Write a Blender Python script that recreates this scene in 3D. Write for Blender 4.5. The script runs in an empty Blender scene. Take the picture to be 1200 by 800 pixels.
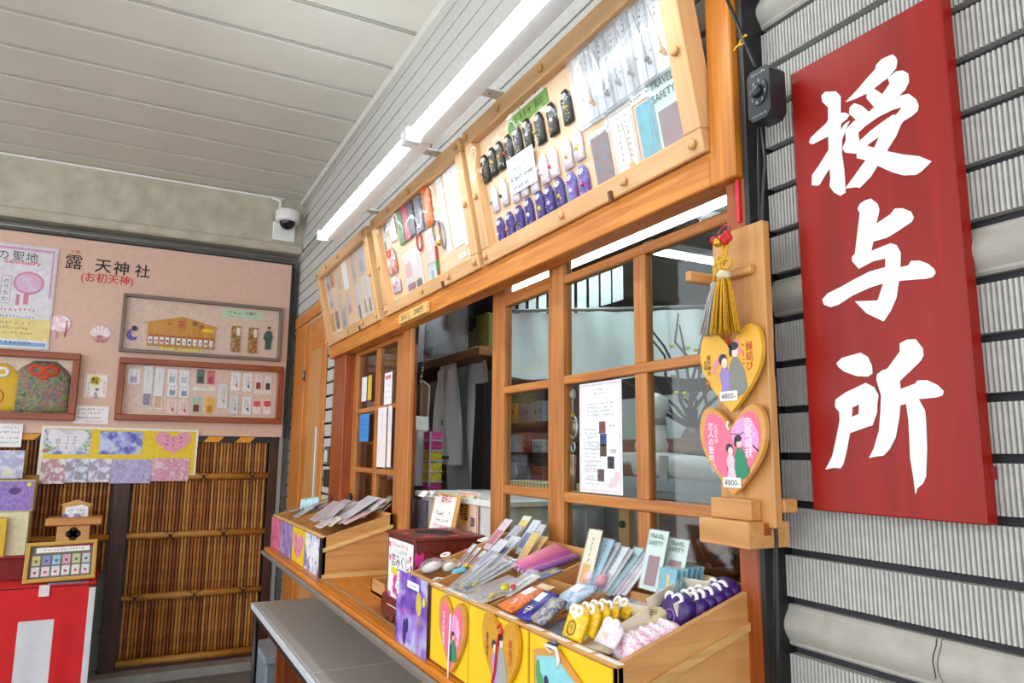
import bpy, bmesh, math, random
from mathutils import Matrix, Vector
random.seed(7)
S = bpy.context.scene
C = S.collection
H = 1.47                                   # eye height of the photographer

# ------------------------------------------------------------------ camera
FPX, YAW, PITCH, ROLL = 844.23, -1.08927742, .153054795, .00911145119
_f = Vector((math.cos(PITCH)*math.sin(YAW), math.cos(PITCH)*math.cos(YAW), math.sin(PITCH)))
_r = Vector((math.cos(YAW), -math.sin(YAW), 0)); _u = _r.cross(_f)
cR = math.cos(ROLL)*_r + math.sin(ROLL)*_u; cU = -math.sin(ROLL)*_r + math.cos(ROLL)*_u; cF = _f
cam = bpy.data.cameras.new('camera'); cam_o = bpy.data.objects.new('camera', cam); C.objects.link(cam_o)
cam.sensor_width = 36; cam.lens = FPX/1200*36; cam.clip_start = .02
cam_o.matrix_world = Matrix(((cR.x, cU.x, -cF.x, 0), (cR.y, cU.y, -cF.y, 0), (cR.z, cU.z, -cF.z, H), (0, 0, 0, 1)))
S.camera = cam_o

# ------------------------------------------------------------------ world, light, exposure
W = bpy.data.worlds.new('overcast_sky'); S.world = W; W.use_nodes = True
W.node_tree.nodes['Background'].inputs[0].default_value = (.93, .97, 1, 1)
W.node_tree.nodes['Background'].inputs[1].default_value = 1.75
S.view_settings.view_transform = 'Standard'; S.view_settings.look = 'None'
S.view_settings.gamma = 1; S.view_settings.use_curve_mapping = False
S.view_settings.exposure = 0.75
TUBE_STRENGTH = 20

# ------------------------------------------------------------------ pixel -> point on a known plane
CAMP = Vector((0, 0, H))
def ray(u, v): return cR*((u-600)/FPX) + cU*((400-v)/FPX) + cF
def PY(u, v, y): d = ray(u, v); return CAMP + d*(y/d.y)
def PX(u, v, x): d = ray(u, v); return CAMP + d*(x/d.x)
def PZ(u, v, z): d = ray(u, v); return CAMP + d*((z-H)/d.z)
def PF(u, v, M, c=0.0):                    # local (a, b) where the sight line meets the plane n = c of a frame
    Mi = M.inverted(); o = Mi @ CAMP; d = Mi.to_3x3() @ ray(u, v)
    t = (c-o.z)/d.z; p = o + d*t; return p.x, p.y
def FR(o, u, v):                           # frame with axes u (right), v (up), n = u x v
    u = Vector(u).normalized(); v = Vector(v); v = (v - u*v.dot(u)).normalized(); n = u.cross(v)
    return Matrix(((u.x, v.x, n.x, o[0]), (u.y, v.y, n.y, o[1]), (u.z, v.z, n.z, o[2]), (0, 0, 0, 1)))
def SHOP(x, y, z): return FR((x, y, z), (1, 0, 0), (0, 0, 1))        # faces the street (-y)
def LEFT(x, y, z): return FR((x, y, z), (0, 1, 0), (0, 0, 1))        # faces +x
def T(a, b, c=0): return Matrix.Translation((a, b, c))
def RZ(a): return Matrix.Rotation(math.radians(a), 4, 'Z')

# ------------------------------------------------------------------ materials
def lin(h):
    h = h.lstrip('#'); c = [int(h[i:i+2], 16)/255 for i in (0, 2, 4)]
    return tuple(x/12.92 if x <= .04045 else ((x+.055)/1.055)**2.4 for x in c) + (1,)
MATS = {}
def _new(name):
    m = bpy.data.materials.new(name); m.use_nodes = True
    nt = m.node_tree; return m, nt, nt.nodes['Principled BSDF']
def pm(h, rough=.6, var=.06, scale=40, metal=0, bump=0, spec=.5):
    k = ('p', h, rough, var, scale, metal, bump, spec)
    if k in MATS: return MATS[k]
    m, nt, b = _new('plain_'+h.strip('#')); c = lin(h)
    b.inputs['Roughness'].default_value = rough; b.inputs['Metallic'].default_value = metal
    b.inputs['Specular IOR Level'].default_value = spec
    tc = nt.nodes.new('ShaderNodeTexCoord'); nz = nt.nodes.new('ShaderNodeTexNoise'); nz.inputs['Scale'].default_value = scale
    nz.inputs['Detail'].default_value = 4
    nt.links.new(tc.outputs['Object'], nz.inputs['Vector'])
    rp = nt.nodes.new('ShaderNodeValToRGB'); rp.color_ramp.elements[0].position = .3; rp.color_ramp.elements[1].position = .7
    rp.color_ramp.elements[0].color = tuple(max(0, x*(1-var*2)) for x in c[:3])+(1,)
    rp.color_ramp.elements[1].color = tuple(min(1, x*(1+var)) for x in c[:3])+(1,)
    nt.links.new(nz.outputs['Fac'], rp.inputs['Fac']); nt.links.new(rp.outputs['Color'], b.inputs['Base Color'])
    if bump:
        bp = nt.nodes.new('ShaderNodeBump'); bp.inputs['Strength'].default_value = bump; bp.inputs['Distance'].default_value = .004
        nt.links.new(nz.outputs['Fac'], bp.inputs['Height']); nt.links.new(bp.outputs['Normal'], b.inputs['Normal'])
    MATS[k] = m; return m
def wood(h, h2, axis='x', rough=.4, sc=1.0, spec=.5):
    k = ('w', h, h2, axis, rough, sc, spec)
    if k in MATS: return MATS[k]
    m, nt, b = _new('wood_'+h.strip('#')); b.inputs['Roughness'].default_value = rough
    b.inputs['Specular IOR Level'].default_value = spec
    tc = nt.nodes.new('ShaderNodeTexCoord'); mp = nt.nodes.new('ShaderNodeMapping')
    s = {'x': (2, 34, 34), 'y': (34, 2, 34), 'z': (34, 34, 2)}[axis]
    mp.inputs['Scale'].default_value = tuple(q*sc for q in s)
    nz = nt.nodes.new('ShaderNodeTexNoise'); nz.inputs['Scale'].default_value = 1.6; nz.inputs['Detail'].default_value = 6
    nz.inputs['Distortion'].default_value = .8
    rp = nt.nodes.new('ShaderNodeValToRGB'); rp.color_ramp.elements[0].position = .32; rp.color_ramp.elements[1].position = .68
    rp.color_ramp.elements[0].color = lin(h2); rp.color_ramp.elements[1].color = lin(h)
    bp = nt.nodes.new('ShaderNodeBump'); bp.inputs['Strength'].default_value = .12; bp.inputs['Distance'].default_value = .002
    L = nt.links.new
    L(tc.outputs['Object'], mp.inputs['Vector']); L(mp.outputs['Vector'], nz.inputs['Vector']); L(nz.outputs['Fac'], rp.inputs['Fac'])
    L(rp.outputs['Color'], b.inputs['Base Color']); L(nz.outputs['Fac'], bp.inputs['Height']); L(bp.outputs['Normal'], b.inputs['Normal'])
    MATS[k] = m; return m
def art(name, cols, scale=20, rough=.35, kind='noise', dist=.5):          # printed artwork
    k = ('a', name)
    if k in MATS: return MATS[k]
    m, nt, b = _new('print_'+name); b.inputs['Roughness'].default_value = rough
    tc = nt.nodes.new('ShaderNodeTexCoord')
    if kind == 'voronoi':
        nz = nt.nodes.new('ShaderNodeTexVoronoi'); nz.inputs['Scale'].default_value = scale; out = nz.outputs['Color']
        sp = nt.nodes.new('ShaderNodeSeparateColor'); nt.links.new(out, sp.inputs[0]); out = sp.outputs[0]
    else:
        nz = nt.nodes.new('ShaderNodeTexNoise'); nz.inputs['Scale'].default_value = scale; nz.inputs['Detail'].default_value = 3
        nz.inputs['Distortion'].default_value = dist; out = nz.outputs['Fac']
    nt.links.new(tc.outputs['Object'], nz.inputs['Vector'])
    rp = nt.nodes.new('ShaderNodeValToRGB'); e = rp.color_ramp.elements; n = len(cols)
    lo, hi = (.3, .7) if kind != 'voronoi' else (0, 1)
    for i, h in enumerate(cols):
        p = lo+(hi-lo)*i/max(1, n-1)
        if i < 2: e[i].position = p; e[i].color = lin(h)
        else: q = e.new(p); q.color = lin(h)
    if kind == 'voronoi': rp.color_ramp.interpolation = 'CONSTANT'
    nt.links.new(out, rp.inputs['Fac']); nt.links.new(rp.outputs['Color'], b.inputs['Base Color'])
    MATS[k] = m; return m
def glassm(name, rough=.02, tint=(.93, .97, .96), ior=1.5, gain=1.0, haze=0.0, warp=0.0):
    if name in MATS: return MATS[name]
    m = bpy.data.materials.new(name); m.use_nodes = True; nt = m.node_tree; nt.nodes.clear(); L = nt.links.new
    o = nt.nodes.new('ShaderNodeOutputMaterial'); mx = nt.nodes.new('ShaderNodeMixShader'); lw_ = nt.nodes.new('ShaderNodeLayerWeight'); lw_.inputs['Blend'].default_value = .5
    pw = nt.nodes.new('ShaderNodeMath'); pw.operation = 'POWER'; pw.inputs[1].default_value = 5; L(lw_.outputs['Facing'], pw.inputs[0])
    f0 = ((ior-1)/(ior+1))**2
    fr = nt.nodes.new('ShaderNodeMath'); fr.operation = 'MULTIPLY_ADD'; fr.inputs[1].default_value = 1-f0; fr.inputs[2].default_value = f0; L(pw.outputs[0], fr.inputs[0])
    t = nt.nodes.new('ShaderNodeBsdfTransparent'); t.inputs[0].default_value = tint+(1,)
    g = nt.nodes.new('ShaderNodeBsdfGlossy'); g.inputs['Roughness'].default_value = rough
    mu = nt.nodes.new('ShaderNodeMath'); mu.operation = 'MULTIPLY'; mu.inputs[1].default_value = gain; mu.use_clamp = True
    if warp:
        tc = nt.nodes.new('ShaderNodeTexCoord'); nz = nt.nodes.new('ShaderNodeTexNoise'); nz.inputs['Scale'].default_value = 7; nz.inputs['Detail'].default_value = 1
        bp = nt.nodes.new('ShaderNodeBump'); bp.inputs['Strength'].default_value = 1; bp.inputs['Distance'].default_value = warp
        L(tc.outputs['Object'], nz.inputs['Vector']); L(nz.outputs['Fac'], bp.inputs['Height']); L(bp.outputs['Normal'], g.inputs['Normal'])
    L(fr.outputs[0], mu.inputs[0]); L(mu.outputs[0], mx.inputs[0]); L(g.outputs[0], mx.inputs[2])
    if haze:
        d = nt.nodes.new('ShaderNodeBsdfDiffuse'); d.inputs[0].default_value = (.9, .9, .92, 1)
        m2 = nt.nodes.new('ShaderNodeMixShader'); m2.inputs[0].default_value = haze
        L(t.outputs[0], m2.inputs[1]); L(d.outputs[0], m2.inputs[2]); L(m2.outputs[0], mx.inputs[1])
    else: L(t.outputs[0], mx.inputs[1])
    L(mx.outputs[0], o.inputs[0]); MATS[name] = m; return m
def emit(name, col, s):
    if name in MATS: return MATS[name]
    m, nt, b = _new(name); b.inputs['Emission Color'].default_value = col+(1,); b.inputs['Emission Strength'].default_value = s
    b.inputs['Base Color'].default_value = (.9, .9, .9, 1); MATS[name] = m; return m

GLASS = glassm('window_glass', gain=1.0, tint=(.86, .9, .89)); ACRYL = glassm('acrylic_sheet', rough=.03, tint=(.985, .985, .985), gain=.13, warp=.03)
SLEEVE = glassm('clear_sleeve', rough=.18, tint=(.95, .96, .97), gain=.9, haze=.16)
ORANGE = {a: wood('#d98a34', '#b4661a', a, .38) for a in 'xyz'}
SASH = {a: wood('#c5803c', '#a05c24', a, .4) for a in 'xyz'}
DEEP = {a: wood('#a8521a', '#7a330c', a, .4) for a in 'xyz'}
DARKW = {a: wood('#4a2412', '#2a120a', a, .5) for a in 'xyz'}
PALE = {a: wood('#e5b884', '#d5a36c', a, .45, .7) for a in 'xyz'}
TAN = {a: wood('#cf9a5e', '#b98045', a, .5, .8) for a in 'xyz'}
CONC = pm('#c2bba8', .9, .10, 9, bump=.25); WHITE = pm('#f1f1ee', .5, .02); PAPER = pm('#efeeec', .7, .02)
BLACK = pm('#151515', .45, .05); INK = pm('#1d1a1c', .7, .02); RED = pm('#d0222a', .6, .03); GREYM = pm('#8f8f8c', .4, .04, metal=.6)
GOLD = pm('#d9a72a', .3, .05, metal=.7)

# ------------------------------------------------------------------ mesh builder
_glyph = {}
def glyphs(s, bold=0):
    k = (s, bold)
    if k in _glyph: return _glyph[k]
    cu = bpy.data.curves.new('t', 'FONT'); cu.body = s; cu.size = 1; cu.offset = bold; cu.resolution_u = 2
    o = bpy.data.objects.new('t', cu); C.objects.link(o)
    dg = bpy.context.evaluated_depsgraph_get(); dg.update()
    me = bpy.data.meshes.new_from_object(o.evaluated_get(dg))
    vs = [v.co.copy() for v in me.vertices]; fs = [tuple(p.vertices) for p in me.polygons]
    bpy.data.objects.remove(o); bpy.data.curves.remove(cu); bpy.data.meshes.remove(me)
    if vs:
        x0 = min(v.x for v in vs); x1 = max(v.x for v in vs); y0 = min(v.y for v in vs); y1 = max(v.y for v in vs)
    else: x0 = x1 = y0 = y1 = 0
    _glyph[k] = (vs, fs, x0, x1, y0, y1); return _glyph[k]
class MB:
    def __init__(s, M=None): s.v = []; s.f = []; s.sm = []; s.M = M
    def add(s, vs, fs, smooth=False):
        b = len(s.v)
        for p in vs:
            p = Vector(p); s.v.append(tuple(s.M @ p) if s.M else tuple(p))
        for f in fs: s.f.append(tuple(b+i for i in f)); s.sm.append(smooth)
        return s
    def box(s, x0, x1, y0, y1, z0, z1, ch=0):
        if x0 > x1: x0, x1 = x1, x0
        if y0 > y1: y0, y1 = y1, y0
        if z0 > z1: z0, z1 = z1, z0
        if not ch:
            return s.add([(x0, y0, z0), (x1, y0, z0), (x1, y1, z0), (x0, y1, z0), (x0, y0, z1), (x1, y0, z1), (x1, y1, z1), (x0, y1, z1)],
                         [(0, 3, 2, 1), (4, 5, 6, 7), (0, 1, 5, 4), (1, 2, 6, 5), (2, 3, 7, 6), (3, 0, 4, 7)])
        bm = bmesh.new(); bmesh.ops.create_cube(bm, size=1)
        for v in bm.verts: v.co = Vector(((x0+x1)/2+v.co.x*(x1-x0), (y0+y1)/2+v.co.y*(y1-y0), (z0+z1)/2+v.co.z*(z1-z0)))
        bmesh.ops.bevel(bm, geom=bm.edges[:], offset=ch, segments=1, affect='EDGES'); bm.verts.index_update()
        s.add([v.co for v in bm.verts], [tuple(v.index for v in f.verts) for f in bm.faces]); bm.free(); return s
    def poly(s, pts, z0=0, z1=None):
        n = len(pts)
        ar = sum(pts[i][0]*pts[(i+1) % n][1]-pts[(i+1) % n][0]*pts[i][1] for i in range(n))
        if ar < 0: pts = pts[::-1]
        if z1 is None: return s.add([(p[0], p[1], z0) for p in pts], [tuple(range(n))])
        return s.add([(p[0], p[1], z0) for p in pts]+[(p[0], p[1], z1) for p in pts],
                     [tuple(range(n))[::-1], tuple(range(n, 2*n))]+[(i, (i+1) % n, n+(i+1) % n, n+i) for i in range(n)])
    def puff(s, pts, z0, th, inset=.25):                 # a stuffed, rounded outline
        n = len(pts); cx = sum(p[0] for p in pts)/n; cy = sum(p[1] for p in pts)/n
        R = [(1-.12, 0), (1, .3), (.97, .62), (1-inset, .92), (.35, 1.0)]; vs = []
        for k, h in R: vs += [(cx+(p[0]-cx)*k, cy+(p[1]-cy)*k, z0+th*h) for p in pts]
        fs = [tuple(range(n))[::-1]]
        for j in range(len(R)-1): fs += [(j*n+i, j*n+(i+1) % n, (j+1)*n+(i+1) % n, (j+1)*n+i) for i in range(n)]
        fs.append(tuple(range((len(R)-1)*n, len(R)*n))); return s.add(vs, fs, True)
    def tube(s, P, r, seg=8, closed=False, taper=None):
        P = [Vector(p) for p in P]; n = len(P); vs = []; fs = []; prev = None
        for i, p in enumerate(P):
            t = (P[(i+1) % n]-P[i-1]) if closed else (P[min(i+1, n-1)]-P[max(i-1, 0)])
            t.normalize(); a = prev if prev else (Vector((0, 0, 1)) if abs(t.z) < .9 else Vector((1, 0, 0)))
            a = (a-t*a.dot(t)).normalized(); b = t.cross(a); prev = a; rr = r if not taper else taper[i]
            vs += [p+a*(rr*math.cos(2*math.pi*k/seg))+b*(rr*math.sin(2*math.pi*k/seg)) for k in range(seg)]
        m = n if closed else n-1
        for i in range(m):
            j = (i+1) % n
            fs += [(i*seg+k, i*seg+(k+1) % seg, j*seg+(k+1) % seg, j*seg+k) for k in range(seg)]
        if not closed: fs += [tuple(range(seg))[::-1], tuple(range((n-1)*seg, n*seg))]
        return s.add(vs, fs, True)
    def ring(s, c, R, r, ax='z', ry=None, seg=8, n=16):
        ry = ry or R; P = []
        for i in range(n):
            a = 2*math.pi*i/n; x, y = R*math.cos(a), ry*math.sin(a)
            P.append((c[0]+x, c[1]+y, c[2]) if ax == 'z' else (c[0]+x, c[1], c[2]+y) if ax == 'y' else (c[0], c[1]+x, c[2]+y))
        return s.tube(P, r, seg, True)
    def lathe(s, prof, c=(0, 0, 0), ax='y', seg=16, smooth=True):
        vs = []; fs = []
        for r, h in prof:
            for k in range(seg):
                a = 2*math.pi*k/seg; x, y = r*math.cos(a), r*math.sin(a)
                vs.append((c[0]+x, c[1]+h, c[2]-y) if ax == 'y' else (c[0]+x, c[1]+y, c[2]+h) if ax == 'z' else (c[0]+h, c[1]+x, c[2]+y))
        for i in range(len(prof)-1):
            fs += [(i*seg+k, i*seg+(k+1) % seg, (i+1)*seg+(k+1) % seg, (i+1)*seg+k) for k in range(seg)]
        fs += [tuple(range(seg))[::-1], tuple(range((len(prof)-1)*seg, len(prof)*seg))]
        return s.add(vs, fs, smooth)
    def ball(s, c, r, sy=1, sz=1, seg=10, n=6):
        pr = [(max(1e-5, r*math.sin(math.pi*i/n)), -r*sy*math.cos(math.pi*i/n)) for i in range(n+1)]
        b = len(s.v); s.lathe(pr, (0, 0, 0), 'y', seg)
        for i in range(b, len(s.v)):
            p = s.v[i]; q = Vector(p) if not s.M else s.M.inverted() @ Vector(p)
            q = Vector((q.x+c[0], q.y+c[1], q.z*sz+c[2])); s.v[i] = tuple(s.M @ q) if s.M else tuple(q)
        return s
    def text(s, t, x, y, size, z=0, bold=0, fit=None, vert=False, mid=True):   # size = glyph height
        if vert:
            for i, ch in enumerate(t): s.text(ch, x, y-i*size*1.12, size, z, bold, mid=True)
            return s
        vs, fs, x0, x1, y0, y1 = glyphs(t, bold)
        if not vs: return s
        k = size/ (0.86 if any(ord(c) > 0x2fff for c in t) else .73); kx = k if not fit else fit/(x1-x0)
        if len(t) == 1 and vert is False and ord(t) > 0x2fff and not fit: pass
        cx, cy = (x0+x1)/2, (y0+y1)/2
        ox = cx if mid else x0
        return s.add([(x+(v.x-ox)*kx, y+(v.y-cy)*k, z) for v in vs], fs)
    def ticks(s, x, y, w, h, z, vert=False, dens=1.0, seed=0):    # a line of illegible small print
        rg = random.Random(seed*7919+int(abs(x*1e4)+abs(y*1e5))); L = h if vert else w; t = w if vert else h
        n = max(2, int(L/(t*1.05)*dens)); st = L/n
        for i in range(n):
            if rg.random() < .1: continue
            c = -L/2+(i+.5)*st
            for q in range(3):
                a = c+rg.uniform(-.3, .1)*st; b = rg.uniform(-.4, .3)*t; ln = rg.uniform(.3, .7)*st; th = t*.14
                if rg.random() < .5: r = (a, b, a+ln, b+th)
                else: r = (a+ln*.3, b-ln*.4, a+ln*.3+th, b+ln*.5)
                if vert: r = (r[1], -r[2], r[3], -r[0])
                s.poly([(x+r[0], y+r[1]), (x+r[2], y+r[1]), (x+r[2], y+r[3]), (x+r[0], y+r[3])], z)
        return s
    def rect(s, x, y, w, h, z): return s.poly([(x-w/2, y-h/2), (x+w/2, y-h/2), (x+w/2, y+h/2), (x-w/2, y+h/2)], z)
    def disc(s, x, y, rx, ry, z, n=20, z1=None): return s.poly([(x+rx*math.cos(2*math.pi*i/n), y+ry*math.sin(2*math.pi*i/n)) for i in range(n)], z, z1)
    def mesh(s, name):
        me = bpy.data.meshes.new(name); me.from_pydata(s.v, [], s.f)
        me.polygons.foreach_set('use_smooth', s.sm); me.update(); return me
def link(name, data, mat=None, parent=None, M=None):
    o = bpy.data.objects.new(name, data); C.objects.link(o)
    if mat and data is not None and not data.materials: data.materials.append(mat)
    if parent: o.parent = parent
    if M is not None:
        if parent: o.matrix_local = M
        else: o.matrix_world = M
    return o
def tag(o, label=None, cat=None, group=None, kind=None):
    if label: o['label'] = label
    if cat: o['category'] = cat
    if group: o['group'] = group
    if kind: o['kind'] = kind
    return o
def part(p, name, mb, mat, label=None, M=None):
    o = link(name, mb.mesh(name), mat, p, M)
    if label: o['label'] = label
    return o
def thing(name, label, cat, M, group=None):
    return tag(link(name, None, None, None, M), label, cat, group)
def solo(name, label, cat, mb, mat, M, group=None):
    return tag(link(name, mb.mesh(name), mat, None, M), label, cat, group)
def struct(name, mb=None, mat=None, M=None):
    o = link(name, mb.mesh(name) if mb else None, mat, None, M); o['kind'] = 'structure'; return o
ORD = ['first', 'second', 'third', 'fourth', 'fifth', 'sixth', 'seventh', 'eighth', 'ninth', 'tenth', 'eleventh', 'twelfth', 'thirteenth', 'fourteenth']
I4 = Matrix.Identity(4)

# ================================================================== SETTING
YS = 1.05                                    # siding plane
XL = -5.6                                    # left wall
ZC = 3.37                                    # ceiling
# floor
fl = struct('floor', MB().box(-7, 4, -6, 4.2, -.1, 0), pm('#6f6d6a', .7, .12, 6, bump=.1))
# siding wall: dark mortar backing with the shop opening
JO = pm('#35353a', .9, .08, 20)
wr = struct('wall_right', MB().box(-.965, 3, YS+.018, YS+.2, 0, ZC).box(-5.7, -4.2, YS+.018, YS+.1, 0, ZC)
            .box(-4.2, -.965, YS+.018, YS+.1, .62+H, ZC).box(-4.2, -.965, YS+.018, YS+.1, 0, .86), JO, I4)
ZJ, PJ = -.169+H, .0835                       # joint height and course pitch
TILE = pm('#bfbdb8', .85, .05, 60, bump=.15); BULGE = pm('#aeaaa2', .8, .06, 30, bump=.1)
TL, th = .2833, PJ-.0135
tb = MB(); nr = 38; pr = TL/nr               # ribbed tile
for i in range(nr):
    a = i*pr; q = [(a, .0), (a+pr*.15, .0055), (a+pr*.62, .0055), (a+pr*.78, .0)]
    for (xa, na), (xb, nb) in zip(q, q[1:]+[(a+pr, 0)]):
        tb.add([(xa, 0, na), (xb, 0, nb), (xb, th, nb), (xa, th, na)], [(0, 1, 2, 3)])
    tb.add([(x, th, n) for x, n in q], [(0, 1, 2, 3)]); tb.add([(x, 0, n) for x, n in q], [(3, 2, 1, 0)])
tb.box(0, TL-.001, 0, th, -.02, 0)
tile_me = tb.mesh('siding_tile'); tile_me.materials.append(TILE)
bb = MB(); prof = [(0, .0), (.004, .004), (.008, .004)]+[(.008+(th-.016)*k/8, .004+.0125*math.sin(math.pi*k/8)) for k in range(1, 8)]+[(th-.008, .004), (th-.004, .004), (th, 0)]
for (h0, n0), (h1, n1) in zip(prof, prof[1:]):
    bb.add([(0, h0, n0), (TL-.002, h0, n0), (TL-.002, h1, n1), (0, h1, n1)], [(0, 1, 2, 3)], True)
bb.add([(0, h, n) for h, n in prof], [tuple(range(len(prof)))]); bb.add([(TL-.002, h, n) for h, n in prof], [tuple(range(len(prof)))[::-1]])
bb.box(0, TL-.002, 0, th, -.02, 0)
bulge_me = bb.mesh('bulged_tile'); bulge_me.materials.append(BULGE)
far = MB()
for k in range(-16, 26):
    z0 = ZJ+(k+0)*PJ+.0068
    if z0 < 0 or z0+th > ZC: continue
    bul = (k % 7) == 5
    nt_ = 4
    for j in range(nt_):
        o = link('bulged_tile' if bul else 'siding_tile', bulge_me if bul else tile_me, None, wr, SHOP(-.958+j*TL, YS+.006, z0))
    x1 = -.958+nt_*TL
    far.box(x1, 3, YS, YS+.02, z0, z0+th)
tag(part(wr, 'siding_courses', far, TILE), kind='stuff')
for k in range(-16, 26):                      # long courses over and left of the shop window
    z0 = ZJ+k*PJ+.0068
    if z0 < 0 or z0+.02 > ZC: continue
    xr = -.962 if z0 > H+.60 else -4.3; hh = (PJ-.008 if z0 > H+.60 else th); hh = min(hh, ZC-.002-z0)
    bul = (k % 7) == 5 and z0 > H+.60
    b = MB()
    if bul:
        for (h0, n0), (h1, n1) in zip(prof, prof[1:]):
            b.add([(-5.62, h0, n0), (xr, h0, n0), (xr, h1, n1), (-5.62, h1, n1)], [(0, 1, 2, 3)], True)
        b.box(-5.62, xr, 0, th, -.02, 0)
    else: b.box(-5.62, xr, 0, hh, -.02, .004, .002)
    part(wr, 'siding_course', b, BULGE if bul else TILE, M=SHOP(0, YS, z0))
# crack in the bulged course of the right-hand wall
part(wr, 'crack', MB().tube([PY(u, v, YS-.0165) for u, v in ((1098, 748), (1097, 757), (1094, 766), (1093, 775), (1095, 784), (1097, 795))], .0009, 5), BLACK)
# ceiling: metal panels with recessed joints
ce = struct('ceiling', MB().box(-5.8, 3, -2.6, 1.2, ZC+.02, ZC+.1), pm('#4d4a42', .8, .05), I4)
CP = pm('#d8d4c9', .55, .03, 3)
cpm = MB().box(0, .338-.034, -2.6, YS, 0, .03, .003).mesh('ceiling_panel'); cpm.materials.append(CP)
rib = MB().box(0, .006, -2.6, YS, .004, .03).mesh('joint_rib'); rib.materials.append(CP)
for k in range(-6, 19):
    x = -3.608+.338*k
    link('ceiling_panel', cpm, None, ce, T(x+.017, 0, ZC)); link('joint_rib', rib, None, ce, T(x-.003, 0, ZC))
struct('trim_1', MB().box(-5.6, 3, YS-.035, YS, ZC-.045, ZC, .004), pm('#d6d4cc', .5, .02), I4)
# left wall with concrete beam
lw = struct('wall_left', MB().box(XL-.15, XL, -2.6, YS+.05, 0, ZC), pm('#8d8a82', .9, .08, 8), I4)
part(lw, 'concrete_beam', MB().box(XL-.02, -5.47, -2.6, YS-.001, 1.52+H, ZC).box(XL-.02, -5.44, -2.6, YS-.001, 1.475+H, 1.54+H, .012), CONC)
for k in range(0, 14):
    z0 = .05+k*PJ; part(lw, 'wall_course', MB().box(XL, XL+.012, -2.6, YS-.01, z0, z0+th), pm('#8b8a88', .85, .06, 30))
struct('trim_2', MB().box(-5.47, -5.455, -2.6, YS-.16, ZC-.02, ZC-.008), WHITE, I4)
struct('trim_3', MB().box(XL, -5.36, -2.6, YS, 0, .06, .005), pm('#8c8a84', .8, .08, 10), I4)   # low concrete kerb
struct('trim_4', MB().box(-5.56, -5.52, .962, .99, 0, .1+H), pm('#a2a5a2', .6, .05), I4)
# interior of the shop
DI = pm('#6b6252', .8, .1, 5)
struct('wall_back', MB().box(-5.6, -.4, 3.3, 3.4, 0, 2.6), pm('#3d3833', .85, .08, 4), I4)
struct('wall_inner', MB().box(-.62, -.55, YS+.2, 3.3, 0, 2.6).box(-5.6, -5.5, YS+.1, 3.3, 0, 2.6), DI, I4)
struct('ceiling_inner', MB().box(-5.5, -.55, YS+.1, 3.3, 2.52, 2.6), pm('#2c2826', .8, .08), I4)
ti = MB()
# ------------------------------------------------------------------ shop front timber
def beam(name, x0, x1, y0, y1, z0, z1, m, ch=.003): return struct(name, MB().box(x0, x1, y0, y1, z0+H, z1+H, ch), m, I4)
hd = beam('trim_5', -4.185, -1.036, .985, 1.048, .528, .602, ORANGE['x'])
part(hd, 'upright', MB().box(-1.036, -.968, .985, 1.048, .528+H, 3.2, .003), ORANGE['z'])
beam('trim_6', -1.015, -.962, 1.003, 1.16, -1.47, .528, DEEP['z'])               # right post
beam('trim_7', -4.16, -3.90, 1.01, 1.14, -.53, .528, DEEP['z'])                  # far post
beam('trim_8', -3.008, -2.905, 1.03, 1.05, -.53, .528, SASH['z'])              # post of the serving hatch
beam('trim_9', -2.92, -1.03, 1.04, 1.14, -.56, -.515, DEEP['x'])
# dark gap with cables beside the right post
struct('trim_10', MB().box(-.962, -.95, 1.0, YS+.02, 0, 3.2), BLACK, I4)
# window sashes
def sash(name, y, stiles, rails, panes, col, zlo, zhi, bars=()):
    w = struct(name, None, None, SHOP(0, y, H))
    for a, b in stiles: part(w, 'stile', MB().box(a, b, zlo, zhi, -.032, 0, .003), col['y'])
    for a, b, x0, x1 in rails: part(w, 'rail', MB().box(x0, x1, a, b, -.03, -.002, .003), col['x'])
    for a, b, z0, z1 in bars: part(w, 'glazing_bar', MB().box(a, b, z0, z1, -.028, -.004, .002), col['y'])
    for x0, x1, z0, z1 in panes: part(w, 'pane', MB().box(x0, x1, z0, z1, -.018, -.014), GLASS)
    return w
ZR = [(-.50, -.46), (-.131, -.104), (.188, .212), (.474, .499)]
ZP = [(-.46, -.131), (-.104, .188), (.212, .474)]
sash('window_1', 1.05, [(-1.762, -1.702), (-1.02, -.985)], [(a, b, -1.702, -1.02) for a, b in ZR],
     [(x0, x1, z0, z1) for x0, x1 in ((-1.702, -1.383), (-1.338, -1.02)) for z0, z1 in ZP]+[(-1.702, -1.02, .499, .60)], SASH, -.51, .60,
     [(-1.383, -1.338, z0, z1) for z0, z1 in ZP])
sash('window_2', 1.09, [(-2.235, -2.145), (-1.852, -1.79)], [(a, b, -2.145, -1.852) for a, b in ((-.50, -.46), (-.134, -.104), (.193, .218), (.492, .534))],
     [(-2.145, -1.852, z0, z1) for z0, z1 in ((-.46, -.134), (-.104, .193), (.218, .492))], SASH, -.51, .60)
sash('window_3', 1.06, [(-3.904, -3.82), (-3.175, -3.066)], [(a, b, -3.82, -3.175) for a, b in ((-.50, -.46), (-.107, -.082), (.197, .222), (.51, .535))],
     [(x0, x1, z0, z1) for x0, x1 in ((-3.82, -3.508), (-3.45, -3.175)) for z0, z1 in ((-.46, -.107), (-.082, .197), (.222, .51))], SASH, -.51, .60,
     [(-3.508, -3.45, z0, z1) for z0, z1 in ((-.46, -.107), (-.082, .197), (.222, .51))])
# slatted shutter boards behind the far sash
for i in range(8):
    struct('trim_%d' % (20+i), MB().box(-3.9+i*.092, -3.9+i*.092+.07, 1.145, 1.165, .95, 1.97), DEEP['z'], I4)
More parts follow.
